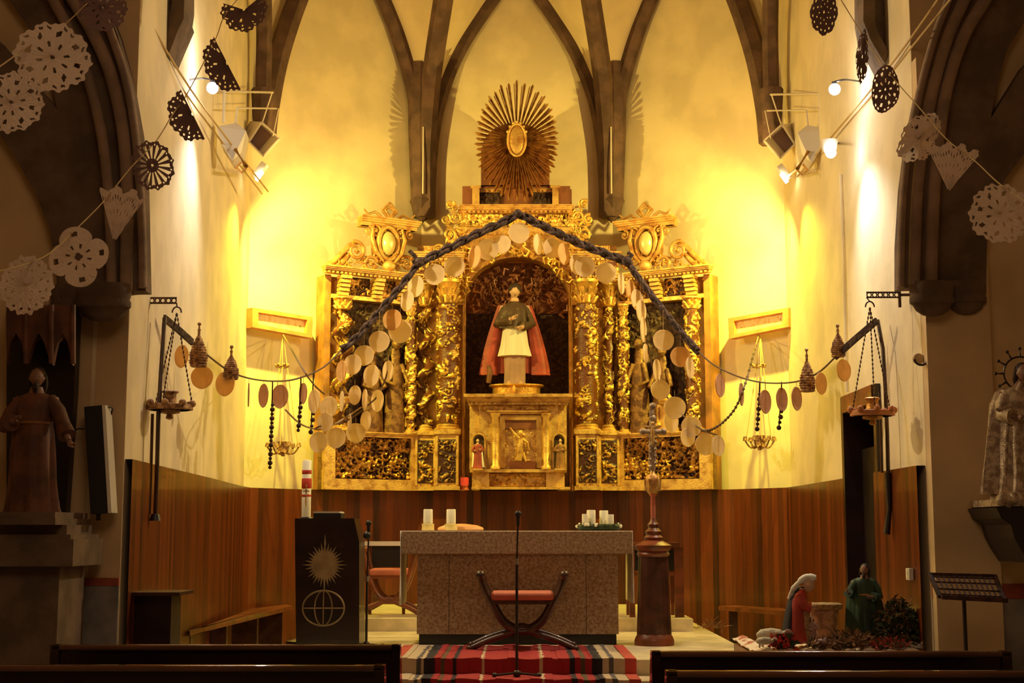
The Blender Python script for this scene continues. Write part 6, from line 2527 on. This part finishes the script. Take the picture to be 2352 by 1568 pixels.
# left side: bench along the wall, small cupboard
lb = thing('long_bench', (-2.6, 12.4, .18), 'long reddish wooden bench running along the left wainscot', 'bench')
f0, f1 = PZ(432, 1449, .65), PZ(672, 1392, .65)
g0, g1 = Vector((-2.86, 12.45, .65)), Vector((-2.80, 16.6, .65))
f1b = Vector((-2.35, 16.75, .65))
mb = MB()
q = [(f0.x, f0.y), (f1.x, f1.y), (f1.x - .12, f1.y + .32), (-2.93, 16.0), (-2.80, 12.9), (g0.x + .06, g0.y)]
mb.prism(q, (0, 0, .61), X, Y, Z, .045)
mb.build('seat', 'red_wood', lb)
for t in (.04, .33, .62, .9):
    p = f0.lerp(f1, t)
    mb = MB()
    mb.box(p.x - .28, p.x - .02, p.y - .02, p.y + .02, .18, .61)
    mb.build('leg', 'chair_wood', lb)
cb = thing('side_cupboard', (P(355, 1480, 10.3).x, 10.3, 0), 'small dark narrow cabinet with overhanging top at the left wall end', 'cabinet')
mb = MB()
p, q = P(288, 1360, 10.15), P(412, 1368, 10.15)
mb.box(max(p.x, -2.73), q.x, 10.15, 10.6, q.z, p.z)
mb.build('top', 'chair_wood', cb)
mb = MB()
p2, q2 = P(306, 1368, 10.25), P(394, 1368, 10.25)
mb.box(p2.x, q2.x, 10.25, 10.55, 0.0, q.z)
mb.build('body', 'dark_wood', cb)
mb = MB()
p3, q3 = P(412, 1452, 10.9), P(448, 1462, 10.9)

# right bench
rb = thing('corner_bench', (2.6, 16.0, .18), 'reddish bench with splayed board legs in the right apse corner', 'bench')
h0, h1 = PZ(1650, 1391, .65), PZ(1835, 1405, .65)
mb = MB()
mb.prism([(h0.x, h0.y), (h1.x, h1.y), (3.0, h1.y + .1), (2.95, 16.2), (h0.x + .22, h0.y + .14)], (0, 0, .60), X, Y, Z, .05)
mb.build('seat', 'red_wood', rb)
for t in (.12, .85):
    p = h0.lerp(h1, t)
    mb = MB().box(p.x + .02, p.x + .12, p.y + .03, p.y + .07, .18, .60)
    mb.build('leg', 'chair_wood', rb)

# red sanctuary light on the ledge, small vase left of the tabernacle
c = P(1067, 1127, 17.75)
c.z = 2.0
vl = thing('red_votive_light', c, 'small glowing red glass votive on the ledge left of the tabernacle', 'votive light')
MB().lathe([(.055, 0), (.06, .01), (.045, .03), (.04, .06)], c, 16).build('foot', 'cushion_red', vl, smooth=True)
MB().lathe([(.035, .05), (.05, .07), (.052, .15), (.045, .16), (.001, .15)], c, 16).build('glass', 'red_glass', vl, smooth=True)

# rug over the steps
ru = thing('woven_rug', (0, PE, .5), 'striped red, cream and black woven rug running over the altar steps', 'rug')
R0, R1 = P(934, 1500, 12.0).x, P(1424, 1500, 12.0).x
mb = MB()


def rugstrip(pa, pb):
    (y0, z0), (y1, z1) = pa, pb
    n = 40
    for k in range(n):
        xa, xb = R0 + (R1 - R0) * k / n, R0 + (R1 - R0) * (k + 1) / n
        w = lambda x, s: .006 + .004 * math.sin(x * 23 + s)
        mb.quad((xa, y0, z0 + w(xa, y0 * 9)), (xb, y0, z0 + w(xb, y0 * 9)), (xb, y1, z1 + w(xb, y1 * 9)), (xa, y1, z1 + w(xa, y1 * 9)), [(xa - R0, y0), (xb - R0, y0), (xb - R0, y1), (xa - R0, y1)])


prof = [(AD - .05, .5), (12.4, .5), (PE - .012, .503), (PE - .018, .385), (PE - .43, .385), (PE - .44, .185), (10.72, .185), (10.68, .01), (9.4, .01)]
for pa, pb in zip(prof, prof[1:]):
    rugstrip(pa, pb)
o = mb.build('weave', 'rug_long', ru)
sm = o.modifiers.new('t', 'SOLIDIFY')
sm.thickness = .006
for xx, s2 in ((R0, -1), (R1, 1)):
    mb = MB()
    for (y0, z0), (y1, z1) in zip(prof, prof[1:]):
        mb.quad((xx, y0, z0 + .01), (xx + s2 * .09, y0, z0 + .008), (xx + s2 * .09, y1, z1 + .008), (xx, y1, z1 + .01))
    o = mb.build('border', 'robe_red', ru)

# ------------------------------------------------------------------ nativity group on its draped stage
NZ = .60
sg = thing('nativity_stage', (2.45, 11.3, .18), 'low stage draped in snowy cloth strewn with moss, right of the altar', 'stage')
s0, s1 = P(1738, 1482, 10.95).x, P(2108, 1482, 10.95).x
mb = MB().box(s0, min(s1, 3.04), 10.95, 12.1, .18, NZ - .02)
mb.build('table', 'red_wood', sg)
mb = MB()
nx, ny = 60, 24
Xg, Yg = np.meshgrid(np.linspace(s0 - .02, min(s1, 3.04) + .02, nx), np.linspace(10.92, 12.1, ny))
Zg = NZ + .02 + .018 * np.sin(Xg * 17 + np.sin(Yg * 9) * 2) * np.cos(Yg * 13) + .012 * np.sin(Xg * 41)
Zg[0, :] = NZ - .16 + .02 * np.sin(Xg[0, :] * 30)
Yg[1, :] = 10.925
mb.grid(Xg, Yg, Zg)
mb.build('cloth', 'snow_cloth', sg, smooth=True)


def gz(px, py, d):
    p = P(px, py, d)
    return Vector((p.x, p.y, NZ + .03))


# kneeling woman, head bowed to the manger at right
b = gz(1832, 1472, 11.15)
kn = thing('kneeling_woman_figure', b, 'kneeling nativity woman in red robe, cream veil and dark mantle, head bowed right', 'nativity figure')
m1 = 11.15 / F


def K(px, py, dy=0.0):
    return P(px, py, 11.15 + dy)


mb = MB()
mb.tube([K(1836, 1465), K(1832, 1420), K(1833, 1380), K(1842, 1350)], [12 * m1, 11 * m1, 9 * m1, 6 * m1], 14)
head(mb, K(1857, 1343), 31 * m1, (.85, -.15, -.5), (.45, 0, .9))
mb.tube([K(1836, 1368, -.04), K(1850, 1395, -.06), K(1868, 1392, -.05)], [.025, .02, .014], 8)
hand(mb, K(1866, 1392, -.05), (1, 0, .3), (0, 0, 1), .05)
mb.build('body', 'skin', kn, smooth=True)
mb = MB()
rings = []
for (px, py, rx, ry) in ((1838, 1476, 30, 24), (1836, 1462, 27, 22), (1832, 1435, 22, 19), (1831, 1405, 19, 17), (1833, 1380, 18, 15), (1838, 1362, 13, 11), (1842, 1353, 7, 7)):
    p = K(px, py)
    rings.append([p + Vector((rx * m1 * math.cos(q * .314) * (1 + .08 * math.sin(5 * q)), ry * m1 * math.sin(q * .314) * 1.0, 0)) for q in range(20)])
mb.loft(rings)
mb.tube([K(1834, 1366, -.03), K(1848, 1392, -.055), K(1860, 1394, -.05)], [.04, .036, .045], 10)
mb.build('robe', 'robe_red', kn, smooth=True)
mb = MB()
rings = []
for (px, py, rx, ry) in ((1806, 1474, 13, 26), (1809, 1445, 12, 24), (1814, 1410, 11, 21), (1820, 1380, 11, 18), (1832, 1358, 11, 14), (1843, 1346, 10, 12)):
    p = K(px, py, .03)
    rings.append([p + Vector((rx * m1 * math.cos(q * .393), ry * m1 * math.sin(q * .393), 0)) for q in range(16)])
mb.loft(rings)
mb.build('mantle', 'mantle_blue', kn, smooth=True)
mb = MB()
mb.tube(spline([K(1811, 1375, .0), K(1818, 1356, .0), K(1832, 1340, .0), K(1850, 1326, .0), K(1866, 1327, .0), K(1872, 1331)], 5), [.010] * 6 + [.018] * 6 + [.026] * 6 + [.031] * 5 + [.018] * 3, 10)
mb.build('veil', 'white_cloth', kn, smooth=True)
mb = MB()
rings = []
for (px, py, rx) in ((1854, 1472, 11), (1853, 1430, 10), (1852, 1402, 8)):
    p = K(px, py, -.03)
    rings.append([p + Vector((rx * m1 * math.cos(q * .5236), rx * m1 * math.sin(q * .5236), 0)) for q in range(12)])
mb.loft(rings)
mb.build('sash', 'wicker', kn, smooth=True)

# standing man in dark green
b = gz(1990, 1468, 11.3)
Hm = P(1990, 1296, 11.3).z - b.z
figure('standing_man_figure', b, Hm, 'standing nativity man in dark green robe with one hand held out to the left', 'nativity figure', robe='robe_green', mantle='robe_green', skin='skin_dark', beard=True, wid=1.25,
       face=(-.5, -1, -.15), belt='robe_ochre', arms=[(-1, (-.20, -.04, .62), (-.24, -.10, .66)), (1, (.17, -.05, .60), (.03, -.16, .60))])


def sheep(px, py, d, L, label, up=False, mm='wool', head_dir=1):
    b = gz(px, py, d)
    t = thing('sheep_figure', b, label, 'nativity animal', 'nativity sheep')
    h = L * .52
    mb = MB()
    pts = [b + Vector((-L * .5, 0, h * .72)), b + Vector((-L * .35, 0, h * .78)), b + Vector((0, 0, h * .82)), b + Vector((L * .3, 0, h * .78)), b + Vector((L * .45, 0, h * .78)), b + Vector((L * .52, 0, h * 1.0))]
    if head_dir < 0:
        pts = [Vector((2 * b.x - p.x, p.y, p.z)) for p in pts]
    mb.tube(pts, [h * .16, h * .36, h * .42, h * .36, h * .26, h * .16], 14)
    mb.build('body', mm, t, smooth=True)
    mb = MB()
    e = pts[-1]
    hd = head_dir
    mb.tube([e, e + Vector((hd * L * .10, -.01, -.0)), e + Vector((hd * L * .22, -.02, -h * .16))], [h * .17, h * .17, h * .08], 10)
    for s2 in (-1, 1):
        mb.tube([e + Vector((0, s2 * h * .12, h * .05)), e + Vector((-hd * h * .12, s2 * h * .30, -h * .02))], [h * .06, h * .03], 6)
    mb.build('head', 'robe_pink' if mm == 'wool' else mm, t, smooth=True)
    for sx_ in (-.32, .28):
        for s2 in (-1, 1):
            mb = MB().tube([b + Vector((sx_ * L * head_dir, s2 * h * .2, h * .6)), b + Vector((sx_ * L * head_dir + .003, s2 * h * .2, h * .3)), b + Vector((sx_ * L * head_dir, s2 * h * .2, 0))], [h * .10, h * .07, h * .06], 8)
            mb.build('leg', mm, t, smooth=True)


sheep(1772, 1474, 11.1, .22, 'woolly white sheep figure lying left of the kneeling woman')
sheep(1757, 1484, 10.98, .13, 'small pale lamb figure at the stage\'s left front corner')
# trough with wicker rim
b = gz(1893, 1466, 11.35)
mg = thing('straw_manger', b, 'round straw-thatched manger shelter between the two nativity figures', 'manger')
m2 = 11.35 / F
zr = P(1893, 1390, 11.35).z
mb = MB().lathe([(40 * m2, zr - .03), (44 * m2, zr - .02), (43 * m2, zr + .01), (36 * m2, zr + .02), (.01, zr + .012)], (b.x, b.y, 0), 30, 1, .7, fn=lambda a, z: 1 + .03 * math.sin(11 * a))
mb.build('rim', 'wicker', mg, smooth=True)
mb = MB()
mb.lathe([(22 * m2, b.z), (26 * m2, b.z + .06), (34 * m2, zr - .03)], (b.x, b.y, 0), 24, 1, .7, fn=lambda a, z: 1 + .06 * math.sin(9 * a + 20 * z))
mb.build('trunk', 'straw', mg, smooth=True)
figure('angel_figure', gz(1866, 1440, 11.1) + Z * 0.0, .22, 'little pale angel figure with folded arms left under the manger rim', 'nativity figure', robe='robe_pink', skin='skin')
sheep(1900, 1462, 11.05, .12, 'small brown animal figure in front of the manger', mm='robe_brown', head_dir=-1)
sheep(1886, 1480, 10.97, .11, 'small pinkish sheep figure at the front edge of the stage', mm='robe_pink')


def clump(name, c, n, R, H, mats, label, cat, seed, leafw=.012, L=.06):
    rg_ = random.Random(seed)
    t = thing(name, c, label, cat)
    for mi, mm in enumerate(mats):
        mb = MB()
        for k in range(n):
            a, r = rg_.random() * 6.28, R * rg_.random() ** .6
            p = c + Vector((r * math.cos(a), r * math.sin(a) * .6, H * rg_.random() * (1 - .5 * r / R)))
            tdir = Vector((rg_.uniform(-1, 1), rg_.uniform(-1, .4), rg_.uniform(-.3, 1))).normalized()
            e = p + tdir * L * rg_.uniform(.6, 1.2)
            s_ = tdir.cross(Vector((rg_.uniform(-1, 1), 1, rg_.uniform(-1, 1)))).normalized() * leafw
            mid = p.lerp(e, .5) + Z * .006
            mb.face([mb.vert(p), mb.vert(mid - s_), mb.vert(e), mb.vert(mid + s_)])
        mb.build('foliage' if mi == 0 else 'coloured_leaves', mm, t)
    if H > .1:
        mb = MB()
        for k in range(9):
            a = k * .7
            mb.tube([c, c + Vector((R * .3 * math.cos(a), R * .2 * math.sin(a), H * .5)), c + Vector((R * .7 * math.cos(a), R * .4 * math.sin(a), H * .9))], [.008, .005, .002], 5)
        mb.build('stems', 'straw', t)
    return t


clump('leafy_bush', gz(2062, 1475, 11.2), 420, .17, .40, ['leaf', 'moss'], 'dark dry bush at the right end of the nativity stage', 'bush', 3, .012, .07)
clump('moss_clump', gz(1950, 1478, 11.05), 260, .16, .12, ['straw', 'moss'], 'brown straw and moss heap between manger and green-robed man', 'moss', 4, .01, .07)
clump('poinsettia', gz(1797, 1472, 11.0), 60, .085, .08, ['leaf', 'flower_red'], 'red striped poinsettia at the knees of the kneeling woman', 'flower', 5, .018, .07)
clump('moss_clump', gz(1890, 1484, 11.0), 120, .12, .06, ['moss', 'straw'], 'low moss tuft along the stage front below the manger', 'moss', 6, .01, .05)
clump('moss_clump', gz(2040, 1484, 11.0), 160, .15, .06, ['moss', 'robe_red'], 'dark moss patch in front of the dry bush', 'moss', 7, .01, .05)
clump('dried_twigs', PZ(1600, 1448, .5) + Vector((.18, .3, 0)), 40, .14, .05, ['straw'], 'handful of dried twigs lying on the right edge of the platform', 'twigs', 8, .005, .12)

# ------------------------------------------------------------------ things on the transept walls
mdz = thing('music_stand', (P(2215, 1480, 10.0).x, 10.0, 0), 'dark lattice-desk music stand before the right transept wall', 'music stand')
mb = MB()
q = [P(2135, 1318, 10.15), P(2286, 1322, 10.15), P(2308, 1378, 9.9), P(2158, 1370, 9.9)]
for k in range(4):
    mb.bar(q[k], q[(k + 1) % 4], .022)
for t in (.12, .35, .65, .88):
    mb.bar(q[0].lerp(q[3], t), q[1].lerp(q[2], t), .012)
for k in range(13):
    t = (k + .5) / 13
    mb.bar(q[0].lerp(q[1], t), q[3].lerp(q[2], t), .009)
mb.bar(q[3] - Y * .05, q[2] - Y * .05, .03)
mb.build('desk', 'iron', mdz)
mb = MB()
pm = P(2216, 1374, 9.98)
mb.tube([Vector((pm.x, 10.0, .03)), Vector((pm.x, 10.0, pm.z))], .014, 8)
mb.build('pole', 'metal_dark', mdz, smooth=True)
mb = MB()
for k in range(3):
    a = k * 2.09 + .5
    mb.tube([Vector((pm.x, 10.0, .25)), Vector((pm.x + .3 * math.cos(a), 10 + .3 * math.sin(a), .01))], .012, 6)
mb.build('tripod', 'metal_dark', mdz, smooth=True)
sk = thing('column_speaker', P(222, 1055, 9.85), 'tall black column loudspeaker with a pale side edge on the left transept wall', 'loudspeaker')
mb = MB()
q = [P(193, 934, 9.8), P(234, 930, 9.8), P(248, 1177, 9.75), P(208, 1181, 9.75)]
mb.loft([q, [p + Y * .14 for p in q]])
mb.build('cabinet', 'black', sk)
mb = MB()
q = [P(234, 930, 9.79), P(242, 930, 9.79), P(256, 1177, 9.74), P(248, 1178, 9.74)]
mb.loft([q, [p + Y * .15 for p in q]])
mb.build('side_panel', 'lace', sk)
mb = MB()
mb.tube(spline([P(248, 935, 9.85), P(258, 938, 9.9), P(252, 960, 9.93)], 4), .006, 6)
mb.tube(spline([P(192, 985, 9.85), P(178, 985, 9.9), P(165, 993, 9.93)], 4), .005, 6)
mb.bar(P(226, 1178, 9.85), P(226, 1190, 9.95), .03)
mb.build('bracket', 'metal_dark', sk)
ws = thing('wall_lamp', P(2112, 830, 10.9), 'small round wall fitting with a dark half-ring, right transept wall', 'wall lamp')
c = P(2113, 822, 10.93)
mb = MB()
mb.M = Matrix.Translation(c) @ Matrix.Rotation(math.pi / 2, 4, 'X')
mb.lathe([(.045, 0), (.04, .02), (.001, .03)], (0, 0, -.05), 16)
mb.build('plate', 'nave_plaster', ws, smooth=True)
mb = MB().tube([c + Vector((.05 * math.cos(t), -.03, -.012 + .045 * math.sin(t))) for t in [math.pi + j * math.pi / 10 for j in range(11)]], .009, 6)
mb.build('half_ring', 'ebony', ws, smooth=True)
p = PW(2088, 1318, NR, AR, .1)
sw_ = thing('light_switch', p, 'small white light switch on the boards right of the doorway', 'light switch')
o = MB().box(p.x - .012, p.x + .02, p.y - .05, p.y + .05, p.z - .045, p.z + .045).build('plate', 'switch', sw_)
MB().box(p.x - .018, p.x - .01, p.y - .02, p.y + .02, p.z - .03, p.z + .03).build('rocker', 'candle', sw_)

# ------------------------------------------------------------------ pews
def pew(px0, px1, py, label, seed):
    z = .92
    a, b_ = PZ(px0, py, z), PZ(px1, py, z)
    d = (a.y + b_.y) / 2
    t = thing('church_pew', (0.5 * (a.x + b_.x), d, 0), label, 'pew', 'dark pews in the nave')
    x0, x1 = a.x, b_.x
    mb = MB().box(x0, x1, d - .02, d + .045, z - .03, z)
    o = mb.build('top_rail', 'pew_rail_lit', t)
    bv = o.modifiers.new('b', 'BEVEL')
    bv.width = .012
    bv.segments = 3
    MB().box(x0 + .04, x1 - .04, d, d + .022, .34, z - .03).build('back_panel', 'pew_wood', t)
    MB().box(x0, x1, d, d + .42, .42, .45).build('seat', 'pew_wood', t)
    MB().box(x0 + .03, x1 - .03, d - .34, d - .16, .16, .19).build('kneeler', 'pew_wood', t)
    for xx in (x0, x1 - .045):
        mb = MB()
        mb.prism([(d - .02, 0), (d + .45, 0), (d + .47, .45), (d + .36, .62), (d + .14, .70), (d + .055, z), (d - .02, z)], (xx, 0, 0), Y, Z, X, .045)
        mb.build('end_panel', 'pew_wood', t)


pew(118, 920, 1480, 'far left dark pew whose back ends at the aisle beside the rug', 1)
pew(-160, 884, 1527, 'near left dark pew with a brightly lit top rail, running off the left edge', 2)
pew(1496, 2320, 1495, 'far right dark pew in front of the nativity stage', 3)
pew(1530, 2560, 1540, 'near right dark pew running off the right edge', 4)
